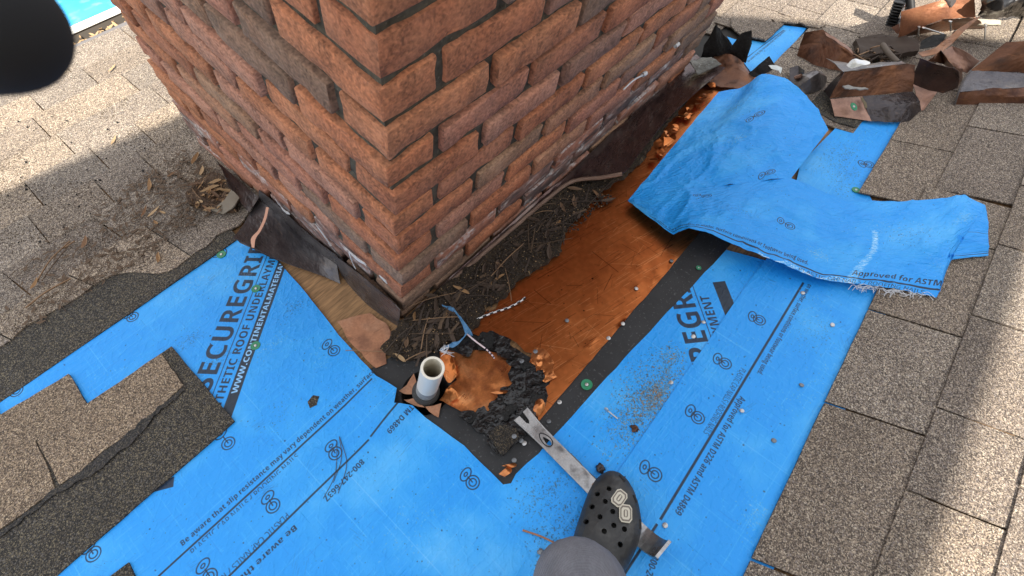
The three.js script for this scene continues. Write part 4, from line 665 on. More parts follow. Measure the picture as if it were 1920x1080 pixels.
function twigPath(u, v, x, y, h = 0.012) { const p = at(u, v, h), q = at(x, y, h), m = [lerp(p[0], q[0], 0.5) + rr(-0.006, 0.006), lerp(p[1], q[1], 0.5) + rr(-0.006, 0.006), h + rr(0.001, 0.008)]; return [p, m, q]; }
{
  const soil = std({ map: metre(texture(512, 512, (i, j) => { const f = fbm(i / 512 * 60, j / 512 * 60, 3, 3, 60), n = fbm(i / 512 * 8, j / 512 * 8, 9, 4, 8), s = clamp((fbm(i / 512 * 120, j / 512 * 120, 4, 1, 120) - 0.8) * 6); return [0.02 * (0.5 + f) + 0.02 * n + 0.2 * s, 0.014 * (0.5 + f) + 0.012 * n + 0.13 * s, 0.009 * (0.5 + f) + 0.006 * n + 0.06 * s]; }, true), 0.25), bumpMap: lumpTex, bumpScale: 0.008, roughness: 1 });
  const d = thing('debris_pile', 'dark rotted soil and leaf debris lying along the foot of the right brick face', 'debris', at(930, 500));
  const o = [[718, 664], [738, 636], [752, 612], [790, 588], [880, 508], [980, 420], [1080, 330], [1150, 320], [1200, 270], [1290, 165], [1310, 160], [1262, 222], [1190, 322], [1120, 372], [1064, 428], [1042, 488], [1000, 512], [968, 536], [938, 566], [905, 580], [900, 610], [880, 632], [846, 642], [812, 664], [782, 676], [752, 678], [730, 672]];
  const hs = (a, b) => 0.011 + 0.016 * fbm(a * 12, b * 12, 5, 3) + 0.01 * (fbm(a * 60, b * 60, 2, 3) - 0.5) + 0.012 * clamp(1 - b / 0.08);
  part('soil', slab(jag(px(o), 0.015, 0.006, 81), { h: hs, t: 0.012, edge: 0.012, crease: 1.2 }), soil, d);
  const inside = () => { const k = R(), u = lerp(745, 1090, k), v = lerp(640, 345, k); return at(u + rr(-10, 60), v + rr(-6, 52 * (1 - 0.3 * k))); };
  const cg = lump(0.0022, 0.7, 3, 0, 0.6), crumbs = []; for (let i = 0; i < 3000; i++) { const p = inside(), s = rr(0.4, 1.9); crumbs.push(placed(cg, p[0], p[1], hs(p[0], p[1]) + 0.001, rr(0, 6), s)); }
  tag(part('crumbs', merge(crumbs), std({ color: col(0.035, 0.025, 0.018), roughness: 1 }), d), null, null, null, 'stuff');
  const gold = []; for (let i = 0; i < 420; i++) { const p = inside(); gold.push(placed(cg, p[0], p[1], hs(p[0], p[1]) + 0.0015, rr(0, 6), rr(0.3, 0.8))); }
  tag(part('seed_husks', merge(gold), leafMats[2], d), null, null, null, 'stuff');
  for (let i = 0; i < 46; i++) { const p = inside(); part('leaf', placed(pick(leafSet), p[0], p[1], hs(p[0], p[1]) + 0.004, rr(0, 6.3), rr(0.6, 1), rr(-0.3, 0.3), rr(-0.3, 0.3)), i % 4 ? darkLeaf : pick(leafMats), d); }
  for (let i = 0; i < 60; i++) { const p = inside(), an = rr(-0.9, 0.9), L = rr(0.02, 0.07), h = hs(p[0], p[1]) + 0.004; part('twig', tube([[p[0] - L * Math.cos(an), p[1] - L * Math.sin(an), h], [p[0], p[1] + rr(-0.005, 0.005), h + rr(0.002, 0.008)], [p[0] + L * Math.cos(an), p[1] + L * Math.sin(an), h]], rr(0.0005, 0.0014), 8, 5), twigMats[i % 9 === 0 ? 1 : i % 3 ? 2 : 0], d); }
  for (let i = 0; i < 26; i++) { const p = inside(), h = hs(p[0], p[1]) + 0.003, L = rr(0.01, 0.03), an = rr(-0.7, 0.7), w = rr(0.003, 0.006), q = (s, t) => [p[0] + s * L * Math.cos(an) - t * w * Math.sin(an), p[1] + s * L * Math.sin(an) + t * w * Math.cos(an)]; part('bark_chip', slab(jag([q(-1, -0.6), q(1, -0.3), q(0.9, 0.6), q(-0.9, 1)], 0.008, 0.003, i), { h: (a, b) => h + 0.004 * fbm(a * 40, b * 40, i, 2), t: 0.002, edge: 0.015 }), twigMats[i % 3 ? 2 : 0], d); }
  const d2 = thing('debris_pile', 'dry leaves and rotted bits heaped against the left flashing on the roof', 'debris', at(400, 380));
  part('soil', slab(jag(px([[378, 352], [410, 334], [436, 348], [456, 386], [450, 404], [420, 408], [392, 398], [366, 398], [362, 380]]), 0.012, 0.006, 83), { h: (a, b) => 0.02 + 0.02 * fbm(a * 26, b * 26, 3, 3), t: 0.012, edge: 0.012, crease: 1.2 }), std({ map: soil.map, bumpMap: lumpTex, bumpScale: 0.008, roughness: 1, color: col(2.4, 2.2, 2.2) }), d2);
  part('bark_piece', loft([px([[396, 394, 0.03], [420, 404, 0.024]]), px([[420, 376, 0.04], [440, 388, 0.04]]), px([[432, 352, 0.045], [450, 372, 0.042]])], { nr: 14, nc: 8, t: 0.004, rough: 0.007, seed: 4 }), std({ color: col(0.2, 0.17, 0.13), roughness: 0.95 }), d2);
  for (let i = 0; i < 34; i++) { const p = at(rr(362, 432), rr(342, 398), 0.03); part('leaf', placed(pick(leafSet), p[0], p[1], rr(0.026, 0.042), rr(0, 6.3), rr(0.6, 1), rr(-0.5, 0.5), rr(-0.5, 0.5)), pick(leafMats), d2); }
  for (let i = 0; i < 16; i++) { const u = rr(360, 425), v = rr(340, 400); part('twig', tube(twigPath(u, v, u + rr(-30, 40), v + rr(-22, 12), 0.035), rr(0.0006, 0.0014), 8, 5), pick(twigMats), d2); }
  const grp = 'dry leaves scattered on the shaded left roof';
  for (const [u, v, t, m, label, k] of [[282, 347, 0.5, 0, 'dry tan leaf lying alone on the shaded shingles left of the chimney', 1], [272, 397, 0.2, 1, 'curled brown leaf, left one of a pair on the shaded left roof', 0.8], [288, 397, -0.3, 2, 'pale curled leaf, right one of a pair on the shaded left roof', 0.8], [306, 399, 1.2, 2, 'small upright pale leaf right of the pair of leaves', 0.5], [293, 418, 1, 0, 'reddish curled leaf below the pair of leaves', 0.6], [367, 297, 0.1, 0, 'long orange-brown leaf nearest the left chimney face', 1.1], [379, 320, 0.3, 2, 'tan leaf between the chimney and the leaf heap', 1], [322, 327, -0.6, 1, 'tiny bent leaf between the lone leaf and the chimney', 0.6], [160, 456, 0.3, 1, 'flat reddish leaf beside the long bark strips', 1], [66, 533, 0.1, 0, 'small rusty leaf beside the lower long stick', 0.8], [297, 483, 0.5, 0, 'slim brown leaf on the dark shingle strip', 0.8], [210, 128, 0, 2, 'pale yellow leaf on the sunlit shingles near the eave', 0.8], [213, 263, 0.2, 2, 'pale yellow leaf on the edge of the shadow line', 0.8]]) { const p = at(u, v, 0.018); solo('leaf', label, 'leaf', placed(pick(leafSet), p[0], p[1], 0.018, t + 0.6, k), leafMats[m], grp); }
  const sg = 'thin sticks on the shaded left roof';
  for (const [u, v, x, y, rad, m, label] of [[70, 526, 131, 452, 0.0018, 1, 'long brown bark strip on the left roof, upper of two alongside'], [78, 527, 128, 462, 0.0013, 0, 'long dark bark strip on the left roof just below its twin'], [48, 577, 133, 522, 0.002, 1, 'straight tan stick lowest on the shaded left roof'], [118, 466, 140, 452, 0.0018, 1, 'short thick tan stick at the upper end of the bark strips'], [212, 466, 219, 474, 0.0012, 2, 'short pale straw crossing a shingle joint on the left roof']]) solo('stick', label, 'stick', tube(twigPath(u, v, x, y, 0.019), rad, 12, 6), twigMats[m], sg);
  const lit = []; const gl = leafGeo(0.02, 0.006, 0.1, 0.4, 3), gt = new THREE.CylinderGeometry(0.0006, 0.0004, 0.04, 5).rotateZ(Math.PI / 2);
  for (let i = 0; i < 1500; i++) { const u = 430 * Math.sqrt(R()), v = lerp(620, 330, u / 430) + rr(-110, 60); const p = at(u, v, 0.0165); if (p[1] > -0.63 || p[1] < -1.0 || p[0] > -0.03) continue; lit.push(placed(R() < 0.4 ? gl : gt, p[0], p[1], 0.0165, rr(0, 6), rr(0.3, 1.1), 0, rr(-0.1, 0.1))); }
  const lt = solo('leaf_litter', null, null, merge(lit), twigMats[0]); tag(lt, 'fine scattered leaf bits and needles over the shaded left shingles', 'leaf litter', null, 'stuff');
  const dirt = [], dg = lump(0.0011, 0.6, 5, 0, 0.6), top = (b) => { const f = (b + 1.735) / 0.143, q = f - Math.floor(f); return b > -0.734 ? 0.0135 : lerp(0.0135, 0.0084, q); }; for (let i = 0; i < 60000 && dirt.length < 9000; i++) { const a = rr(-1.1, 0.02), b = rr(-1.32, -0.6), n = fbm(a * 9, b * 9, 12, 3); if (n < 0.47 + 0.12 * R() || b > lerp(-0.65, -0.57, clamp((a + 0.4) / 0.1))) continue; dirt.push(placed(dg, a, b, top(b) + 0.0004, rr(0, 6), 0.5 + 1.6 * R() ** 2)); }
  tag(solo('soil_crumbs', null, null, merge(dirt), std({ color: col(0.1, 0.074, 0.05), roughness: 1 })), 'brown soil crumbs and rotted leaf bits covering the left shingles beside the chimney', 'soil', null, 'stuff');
  const gut = []; for (let i = 0; i < 420; i++) gut.push(placed(pick(leafSet), rr(-0.3, 0.6), rr(-1.855, -1.765), rr(-0.05, -0.012), rr(0, 6), rr(0.4, 1), rr(-0.5, 0.5), rr(-0.5, 0.5)));
  tag(solo('leaf_litter', null, null, merge(gut), leafMats[2]), 'pale dry leaves lying in the white gutter', 'leaf litter', null, 'stuff');
  const cr = []; for (let i = 0; i < 60; i++) { const u = rr(0, 360), p = at(u, rr(230, 470) - u * 0.15, 0.016); if (p[0] < -0.02) cr.push(placed(cg, p[0], p[1], 0.0155, rr(0, 6), rr(0.6, 1.7))); }
  tag(solo('tar_crumbs', null, null, merge(cr), blackFelt), 'small black crumbs strewn over the left shingles near the shadow edge', 'crumbs', null, 'stuff');
}

// ---------- fasteners ----------
const steel = std({ color: col(0.52, 0.51, 0.49), metalness: 0.75, roughness: 0.42 }), dullSteel = std({ color: col(0.2, 0.21, 0.22), metalness: 0.6, roughness: 0.5 }), green = std({ color: col(0.02, 0.22, 0.1), roughness: 0.4 });
const headGeo = new THREE.LatheGeometry([[0.0001, 0.0017], [0.003, 0.0016], [0.0048, 0.0009], [0.005, 0.0003], [0.0048, -0.0006]].map(([r, y]) => new THREE.Vector2(r, y)), 20);
const capGeo = new THREE.LatheGeometry([[0.005, 0.0004], [0.0065, 0.0012], [0.0085, 0.0004], [0.0115, 0.0008], [0.013, 0.0014], [0.0138, 0.0006], [0.0136, -0.001]].map(([r, y]) => new THREE.Vector2(r, y)), 28);
const nails = [
  [1049, 754, 0.0045, 0, 'bright nail head on the black membrane by the lower copper edge'], [1029, 790, 0.0045, 1, 'grey nail head on the black membrane just right of the pry bar tip'], [878, 785, 0.009, 0, 'nail head in the black tar below the plastic pipe'],
  [964, 818, 0.03, 1, 'nail head on the gritty tar patch left of the pry bar'], [977, 826, 0.012, 1, 'left nail of the touching pair beside the pry bar'], [983, 831, 0.012, 0, 'right nail of the touching pair beside the pry bar'], [964, 863, 0.006, 1, 'nail head beside the copper shred at the membrane corner'],
  [1063, 601, 0.01, 1, 'dark nail head in the middle of the scratched copper sheet'], [1004, 659, 0.02, 1, 'nail head at the rim of the crumpled copper patch'], [978, 677, 0.024, 1, 'nail head in tar left of the crumpled copper patch'], [1259, 489, 0.011, 1, 'nail head at the upper copper edge near the folded flap'], [1193, 541, 0.011, 0, 'silver nail head near the copper edge halfway up'],
  [1168, 607, 0.0085, 0, 'upper of two pale nails on the copper edge'], [1141, 634, 0.0085, 0, 'lower of two pale nails on the copper edge'], [1258, 717, 0.0078, 0, 'nail head above the sawdust patch on the blue sheet'], [1319, 604, 0.0078, 0, 'nail head inside the big printed letter G on the blue sheet'], [1300, 631, 0.0078, 0, 'nail head at the big printed letter E on the blue sheet'],
  [1505, 549, 0.011, 0, 'nail head at the top end of the long printed rule'], [1561, 609, 0.011, 0, 'nail head near the right shingle edge below the folded flap'], [1503, 722, 0.011, 1, 'dull grey nail head in the plain part of the right strip'], [1391, 770, 0.011, 0, 'nail head on the printed word Approved'], [1451, 826, 0.011, 1, 'small grey nail head lowest on the plain part of the right strip'], [1247, 985, 0.012, 0, 'tilted nail head right of the black clog'],
];
let nail0 = null;
for (const [u, v, h, dull, label] of nails) {
  const p = at(u, v, h);
  let g; if (!nail0) { g = nail0 = thing('roofing_nail', label, 'nail', p, 'roofing nails driven around the chimney'); part('head', headGeo.clone().translate(p[0], p[2], p[1]), steel, g); part('shank', new THREE.CylinderGeometry(0.0016, 0.0016, 0.02, 8).translate(p[0], p[2] - 0.0105, p[1]), steel, g); }
  else { g = nail0.clone(); g.name = numbered('roofing_nail'); g.position.copy(toW(...p)); g.userData = { ...nail0.userData, label }; scene.add(g); }
  g.rotateX(rr(-0.2, 0.2)); g.rotateZ(rr(-0.2, 0.2));
  if (dull) for (const c of g.children) c.material = dullSteel;
}
const caps = [[1100, 721, 0.0065, 'green plastic nail cap half on the black membrane, right of the copper', 0.9], [479, 648, 0.0075, 'green plastic nail cap on the dark web address band of the banner', 0.8], [480, 541, 0.0075, 'green plastic nail cap between the two big printed words', 0.8], [415, 477, 0.0075, 'green plastic nail cap at the top left corner of the blue sheet', 0.85], [1601, 200, 0.055, 'green plastic nail cap on the tan copper scrap', 0.9], [1605, 356, 0.0115, 'green plastic nail cap under the shingle edge above the flap', 0.75], [1310, 502, 0.0065, 'small broken green nail cap on the black membrane near the flap', 0.45]];
let cap0 = null;
for (const [u, v, h, label, k] of caps) {
  const p = at(u, v, h);
  let g; if (!cap0) { g = cap0 = thing('nail_cap', label, 'nail cap', p, 'green plastic nail caps'); part('disc', capGeo.clone().translate(p[0], p[2], p[1]), green, g); part('nail_head', headGeo.clone().scale(0.85, 1, 0.85).translate(p[0], p[2] + 0.0006, p[1]), steel, g); }
  else { g = cap0.clone(); g.name = numbered('nail_cap'); g.position.copy(toW(...p)); g.userData = { ...cap0.userData, label }; scene.add(g); }
  g.scale.setScalar(k); if (h > 0.03) g.rotateX(0.5);
}
{
  const p = at(1137, 768, 0.0085), q = at(1158, 785, 0.0085);
  const n = thing('loose_nail', 'loose steel nail lying on the blue sheet near the sawdust', 'nail', p); part('shank', tube([p, q], 0.0014, 2, 8), steel, n); part('head', headGeo.clone().rotateZ(1.3).translate(p[0], p[2] + 0.001, p[1]), steel, n);
  solo('debris_flake', 'small dark shingle crumb on the lower left blue sheet', 'crumb', slab(jag(px([[580, 756], [590, 744], [601, 746], [597, 762], [584, 768]]), 0.004, 0.002, 90), { h: 0.0095, t: 0.0025, edge: 0.01 }), darkShingle);
  const c = at(1190, 804, 0.009); solo('debris_flake', 'rusty crumpled bit stuck to the blue sheet below the sawdust patch', 'crumb', lump(0.007, 0.5, 4, 3, 0.9).translate(c[0], c[2], c[1]), brownMetal);
  const e = at(1127, 878, 0.012); solo('debris_flake', 'dark curled bit at the toe of the black clog', 'crumb', lump(0.008, 0.6, 7, 3, 0.9).translate(e[0], e[2], e[1]), darkMetal);
  const e2 = at(1014, 1035, 0.012); solo('debris_flake', 'small grey pebble beside the grey knee', 'crumb', lump(0.006, 0.8, 9, 3, 0.5).translate(e2[0], e2[2], e2[1]), dullSteel);
  solo('stick', 'thin orange copper wire lying beside the grey knee', 'stick', tube([at(980, 994, 0.009), at(1015, 1006, 0.011), at(1048, 1022, 0.01)], 0.0018, 14, 7), dustyCopper);
  solo('dry_weed', 'thin dry grass blades lying across the printed phone number', 'dry grass', merge([[[636, 818], [640, 860], [625, 905]], [[637, 820], [650, 870], [634, 925]], [[632, 830], [628, 890], [606, 935]]].map((k) => tube(k.map(([u, v]) => at(u, v, 0.009)), 0.0006, 14, 5))), std({ color: col(0.09, 0.08, 0.07), roughness: 0.9 }));
  solo('dry_weed', 'thin straw lying from the blue sheet edge to the copper by the pipe', 'dry grass', tube([at(648, 657, 0.012), at(690, 658, 0.016), at(735, 660, 0.02)], 0.0009, 14, 5), twigMats[1]);
}
// cords and blue scrap by the tar
{
  const ck = texture(64, 16, (i, j) => ((Math.floor(i / 4) + Math.floor(j / 8)) % 2 ? 0.7 : 0.02), true); ck.magFilter = THREE.NearestFilter;
  solo('cord', 'black and white chequered braided cord lying from the debris onto the copper', 'cord', tube([at(886, 604, 0.016), at(900, 596, 0.018), at(925, 586, 0.017), at(955, 576, 0.014), at(975, 565, 0.013), at(985, 558, 0.012)], 0.0026, 60, 10), std({ map: ck, roughness: 0.8 }));
  const st = texture(128, 8, (i) => (i > 80 && i % 12 < 5 ? [0.03, 0.025, 0.04] : [0.72, 0.58, 0.6]), true);
  solo('cord', 'thin pale pink cord with dark stripes lying over the tar', 'cord', tube([at(874, 625, 0.022), at(892, 640, 0.024), at(912, 655, 0.02), at(921, 664, 0.018), at(927, 672, 0.016)], 0.0019, 40, 8), std({ map: st, roughness: 0.7 }));
  const bl = thing('underlayment_scrap', 'twisted shreds of torn blue underlayment lying over the debris by the pipe', 'scrap', at(860, 620));
  const bm = std({ map: metre(texture(128, 128, (i, j) => { const n = fbm(i / 10, j / 10, 3, 3); return [0.03 + 0.1 * n, 0.14 + 0.16 * n, 0.3 + 0.22 * n]; }, true), 0.05), roughness: 0.7 });
  const rib = (pts, w, sd) => loft(pts.map(([u, v, h], i) => { const p = at(u, v, h), q = at(...(pts[i + 1] ?? pts[i]).slice(0, 2), h), o = at(...(pts[i - 1] ?? pts[i]).slice(0, 2), h), dx = q[0] - o[0], dy = q[1] - o[1], L = Math.hypot(dx, dy), k = w[i]; return [[p[0] - dy / L * k, p[1] + dx / L * k, h - 0.003], [p[0], p[1], h + 0.003], [p[0] + dy / L * k, p[1] - dx / L * k, h]]; }), { nr: 40, nc: 6, t: 0.0008, rough: 0.007, rf: 60, seed: sd, crease: 0.4 });
  part('shred', rib([[829, 572, 0.03], [844, 577, 0.032], [860, 592, 0.034], [870, 608, 0.032], [878, 622, 0.028], [886, 628, 0.024]], [0.001, 0.005, 0.002, 0.004, 0.0065, 0.001], 3), bm, bl);
  part('shred', rib([[878, 620, 0.03], [866, 634, 0.03], [850, 645, 0.03], [838, 650, 0.028], [827, 657, 0.024]], [0.004, 0.002, 0.0065, 0.003, 0.005], 4), bm, bl);
  const fb = std({ color: col(0.75, 0.76, 0.78), roughness: 0.7 });
  for (let i = 0; i < 9; i++) part('fibre', tube([at(838 + rr(-8, 6), 648 + rr(-2, 4), 0.03), at(832 + rr(-8, 6), 656 + rr(-3, 5), 0.034), at(838 + rr(-14, 14), 664 + rr(-4, 6), 0.026)], 0.0005, 8, 5), fb, bl);
  // loose white threads at the torn lip of the flap
  const th = thing('torn_threads', 'loose white threads at the torn lower edge of the blue flap', 'threads', at(1650, 545));
  for (let i = 0; i < 60; i++) { const u = rr(1600, 1730), v = lerp(536, 553, (u - 1600) / 130) + rr(-3, 2), w = rr(-26, 26); part('thread', tube([at(u, v, 0.027), at(u + w * 0.5, v + rr(-5, 5), rr(0.024, 0.034)), at(u + w, v + rr(-2, 10), rr(0.014, 0.03))], 0.00055, 8, 4), fb, th); }
  const cl = std({ color: col(0.6, 0.6, 0.6), roughness: 0.5 });
  const cs = thing('caulk_smear', 'white caulk streaks on the right brick face above the counter-flashing', 'caulk', R0(1180, 155));
  for (const q of [[[1169, 168], [1186, 152], [1205, 141]], [[1266, 87], [1272, 82]], [[1205, 141], [1211, 137]]]) part('streak', tube(q.map(([u, v]) => R0(u, v, 0.004)), q.length > 2 ? 0.0022 : 0.006, 14, 6), cl, cs);
  const c2 = thing('caulk_smear', 'white caulk smears on the left brick face just above the flashing', 'caulk', L0(650, 480));
  for (const q of [[[652, 470], [666, 482], [683, 494]], [[654, 472], [660, 488], [665, 500]], [[710, 516], [722, 526]], [[516, 372], [530, 392], [540, 398]], [[590, 420], [606, 440], [618, 458]]]) part('streak', loft(q.map(([u, v], i) => [L0(u, v, -0.0075), L0(u + 3, v + 4 + 2 * (i % 2), -0.0075)]), { nr: 14, nc: 3, t: 0.002, rough: 0.002, seed: q[0][0] }), cl, c2);
}

// ---------- pry bar ----------
{
  const A = at(962, 787, 0.02), B = at(991, 767, 0.02), E1 = at(1090, 928, 0.024), c = [(A[0] + B[0]) / 2, (A[1] + B[1]) / 2], w = Math.hypot(A[0] - B[0], A[1] - B[1]) / 2;
  const En = at(1212, 1012, 0.03), dx = En[0] - c[0], dy = En[1] - c[1], L = Math.hypot(dx, dy), d = [dx / L, dy / L], n = [-d[1], d[0]], o = (s, t) => [c[0] + d[0] * s + n[0] * t, c[1] + d[1] * s + n[1] * t];
  const steelTex = copperCanvas(512, 0.2, 33, [0.36, 0.35, 0.34], [0.1, 0.09, 0.085], [0.6, 0.59, 0.57], 200), bm = std({ map: steelTex, metalness: 0.85, roughness: 0.6, roughnessMap: ruf });
  const black = std({ map: grit([0.035, 0.033, 0.032], 0.1), metalness: 0.4, roughness: 0.5 });
  const g = thing('pry_bar', 'worn flat steel pry bar pinned under the black clog, its claw in the tar', 'pry bar', [...c, 0]);
  const wid = (s) => lerp(w, w * 0.78, clamp(s / 0.06)), Ls = L - 0.02;
  const outline = [o(0, -w), o(0, -0.006), o(0.02, -0.0035), o(0.026, 0.001), o(0.021, 0.0045), o(0.001, 0.005), o(0, w)];
  for (let i = 1; i <= 8; i++) outline.push(o(Ls * i / 8, wid(Ls * i / 8))); for (let i = 8; i >= 1; i--) outline.push(o(Ls * i / 8, -wid(Ls * i / 8)));
  const hole = Array.from({ length: 20 }, (_, i) => { const t = i / 20 * 2 * Math.PI; return o(0.075 + 0.011 * Math.cos(t), 0.0045 * Math.sin(t) * (1 + 0.35 * Math.cos(t))); });
  const hh = (a, b) => { const s = (a - c[0]) * d[0] + (b - c[1]) * d[1]; return 0.019 + 0.004 * clamp(s / 0.3) + 0.004 * Math.exp(-s * s / 0.0006); };
  part('shaft', slab(outline, { h: hh, t: 0.0048, edge: 0.02, holes: [hole] }), bm, g);
  const rim = Array.from({ length: 33 }, (_, i) => { const t = i / 32 * 2 * Math.PI, q = o(0.071 + 0.0165 * Math.cos(t), 0.0085 * Math.sin(t) * (1 + 0.25 * Math.cos(t))); return [q[0], q[1], hh(q[0], q[1])]; });
  part('rim', tube(rim, 0.0012, 40, 6), black, g);
  for (const t of [-1, 1]) part('edge', tube([0, 0.06, 0.12, 0.2, Ls].map((s) => { const q = o(s, t * (wid(s) - 0.001)); return [q[0], q[1], hh(q[0], q[1]) - 0.001]; }), 0.0016, 30, 6), bm, g);
  const rows = [], rad = 0.03; for (let i = 0; i <= 14; i++) { const s = Ls - 0.01, th = clamp((i - 3) / 11) * 2.1, x = s + i * 0.002 + rad * Math.sin(th) , h = 0.024 + rad * (1 - Math.cos(th)); rows.push([-1, 0, 1].map((t) => [...o(x, t * w * 0.95), h])); }
  part('hook', loft(rows, { nr: 40, nc: 4, t: 0.0055 }), bm, g);
  const fl = o(0.19, -0.002); part('paint_fleck', slab(jag([[fl[0], fl[1]], [fl[0] + 0.012, fl[1] + 0.002], [fl[0] + 0.008, fl[1] + 0.012], [fl[0] - 0.003, fl[1] + 0.008]], 0.003, 0.004, 5), { h: (a, b) => hh(a, b) + 0.001, t: 0.001, edge: 0.004 }), dustyCopper, g);
}

// ---------- the person: grey trouser leg and black clog ----------
const person = thing('person', 'person in grey trousers standing on the pry bar with one black clog', 'person', at(1120, 1010, 0));
{
  const shoeTex = metre(texture(256, 256, (i, j) => { const n = clamp((fbm(i / 256 * 8, j / 256 * 8, 31, 5, 8) - 0.45) * 3), f = fbm(i / 256 * 50, j / 256 * 50, 5, 2, 50); return [0.026 + 0.05 * n * f, 0.026 + 0.046 * n * f, 0.026 + 0.04 * n * f]; }, true), 0.2);
  const rubberShoe = std({ map: shoeTex, bumpMap: lumpTex, bumpScale: 0.0012, roughness: 0.55 });
  const left = [[1141, 882], [1122, 893], [1107, 915], [1095, 945], [1082, 985], [1068, 1030], [1054, 1085]], rightE = [[1146, 881], [1163, 886], [1180, 903], [1193, 929], [1201, 960], [1203, 990], [1197, 1020], [1184, 1050], [1165, 1085]];
  const H0 = 0.045, toe = at(1143, 881, H0), Lq = left.map(([u, v]) => at(u, v, H0)), Rq = rightE.map(([u, v]) => at(u, v, H0));
  const pm = [(Lq[6][0] + Rq[8][0]) / 2, (Lq[6][1] + Rq[8][1]) / 2], ax = [pm[0] - toe[0], pm[1] - toe[1]], al = Math.hypot(...ax); ax[0] /= al; ax[1] /= al; const an = [-ax[1], ax[0]];
  const heel = (s, t) => [toe[0] + ax[0] * s + an[0] * t, toe[1] + ax[1] * s + an[1] * t];
  const sgn = (Lq[6][0] - pm[0]) * an[0] + (Lq[6][1] - pm[1]) * an[1] > 0 ? 1 : -1;
  const outl = [...Rq.map((p) => [p[0], p[1]]), ...[[0.2, -0.047], [0.25, -0.043], [0.28, -0.03], [0.29, 0], [0.28, 0.03], [0.25, 0.043], [0.2, 0.047]].map(([s, t]) => heel(s, t * sgn)), ...Lq.reverse().map((p) => [p[0], p[1]])];
  const curve = new THREE.CatmullRomCurve3(outl.map((p) => new THREE.Vector3(p[0], 0, p[1])), true).getSpacedPoints(120).slice(0, 120).map((p) => [p.x, p.z]);
  const dist = (a, b) => { let m = 9; for (let i = 0; i < curve.length; i++) { const p = curve[i], q = curve[(i + 1) % curve.length], vx = q[0] - p[0], vy = q[1] - p[1], t = clamp(((a - p[0]) * vx + (b - p[1]) * vy) / (vx * vx + vy * vy + 1e-12)); m = Math.min(m, Math.hypot(a - p[0] - t * vx, b - p[1] - t * vy)); } return m; };
  const top = (a, b) => { const q = clamp(dist(a, b) / 0.036), s = (a - toe[0]) * ax[0] + (b - toe[1]) * ax[1]; return 0.04 + (0.024 + 0.016 * clamp(s / 0.12)) * Math.sqrt(1 - (1 - q) ** 2); };
  const holesPx = [[1142, 916], [1120, 926], [1135, 940], [1110, 950], [1149, 959], [1125, 969], [1099, 978], [1151, 985], [1133, 996], [1171, 992], [1163, 1021]];
  const hp = holesPx.map(([u, v]) => { let p = at(u, v, 0.065); for (let i = 0; i < 4; i++) p = at(u, v, top(p[0], p[1])); return p; });
  const cut = [...hp.map((p) => circle(p[0], p[1], 0.0046, 14).reverse())];
  const g = new THREE.Group(); g.name = 'clog'; person.add(g); origin.set(g, origin.get(person)); tag(g, 'black perforated rubber clog');
  part('upper', slab(curve, { h: top, t: 0.004, edge: 0.006, holes: cut, crease: 1.0 }), rubberShoe, g);
  part('sole', slab(curve, { h: 0.0402, t: 0.014, edge: 0 }), rubberShoe, g);
  const dark = rubberShoe; part('lining', slab(jag(curve.map((p) => [lerp(p[0], pm[0], 0.08), lerp(p[1], pm[1], 0.05)]), 1, 0), { h: (a, b) => top(a, b) - 0.02, t: 0.002, edge: 0.012 }), dark, g);
  const vents = [[1161, 893, 1170, 905], [1186, 930, 1192, 944], [1199, 975, 1199, 993]];
  for (const [u, v, x, y] of vents) { const p = at(u, v, 0.05), q = at(x, y, 0.05); part('vent_slot', tube([[...p.slice(0, 2), top(p[0], p[1]) + 0.0005], [...q.slice(0, 2), top(q[0], q[1]) + 0.0005]], 0.0026, 6, 7), dark, g); }
  const cream = std({ color: col(0.6, 0.55, 0.44), roughness: 0.5 }), taupe = std({ color: col(0.19, 0.16, 0.13), roughness: 0.6 });
  const oct = (c, ux, k, l, w) => { const nx = [-ux[1], ux[0]], m = 0.38; return [[-1, -1 + m], [-1 + m, -1], [1 - m, -1], [1, -1 + m], [1, 1 - m], [1 - m, 1], [-1 + m, 1], [-1, 1 - m]].map(([x, y]) => [c[0] + ux[0] * y * l * k + nx[0] * x * w * k, c[1] + ux[1] * y * l * k + nx[1] * x * w * k]); };
  for (const [u, v, x, y, label] of [[1161, 934, 1168, 924, 'cream block letter O charm, upper of two'], [1173, 963, 1173, 950, 'cream block letter O charm, lower of two']]) {
    let c = at(u, v, 0.07); for (let i = 0; i < 4; i++) c = at(u, v, top(c[0], c[1]) + 0.003); const q = at(x, y, c[2]), ux = [q[0] - c[0], q[1] - c[1]], l = Math.hypot(...ux); ux[0] /= l; ux[1] /= l;
    const lv = top(c[0], c[1]) + 0.001; const ch = part('charm', slab(oct(c, ux, 1, 0.0145, 0.0108), { h: lv + 0.004, t: 0.005, edge: 0 }), cream, g, label);
    const ringS = oct(c, ux, 0.86, 0.0145, 0.0108), ringI = oct(c, ux, 0.68, 0.0145, 0.0108);
    part('outline', slab(ringS, { h: lv + 0.0046, t: 0.001, edge: 0, holes: [ringI.slice().reverse()] }), taupe, ch);
    part('outline', slab(oct(c, ux, 0.42, 0.0145, 0.0085), { h: lv + 0.0046, t: 0.001, edge: 0 }), taupe, ch);
    part('inner_bar', slab(oct(c, ux, 0.2, 0.026, 0.007), { h: lv + 0.0052, t: 0.001, edge: 0 }), cream, ch);
  }
  // leg: hip, knee, ankle in one continuous trouser leg
  const ank = heel(0.2, 0), A = toW(ank[0], ank[1], 0.11), K = alongRay(1081, 1096, 0.8), Hp = K.clone().add(new THREE.Vector3(-0.36, 0.3, 0.08));
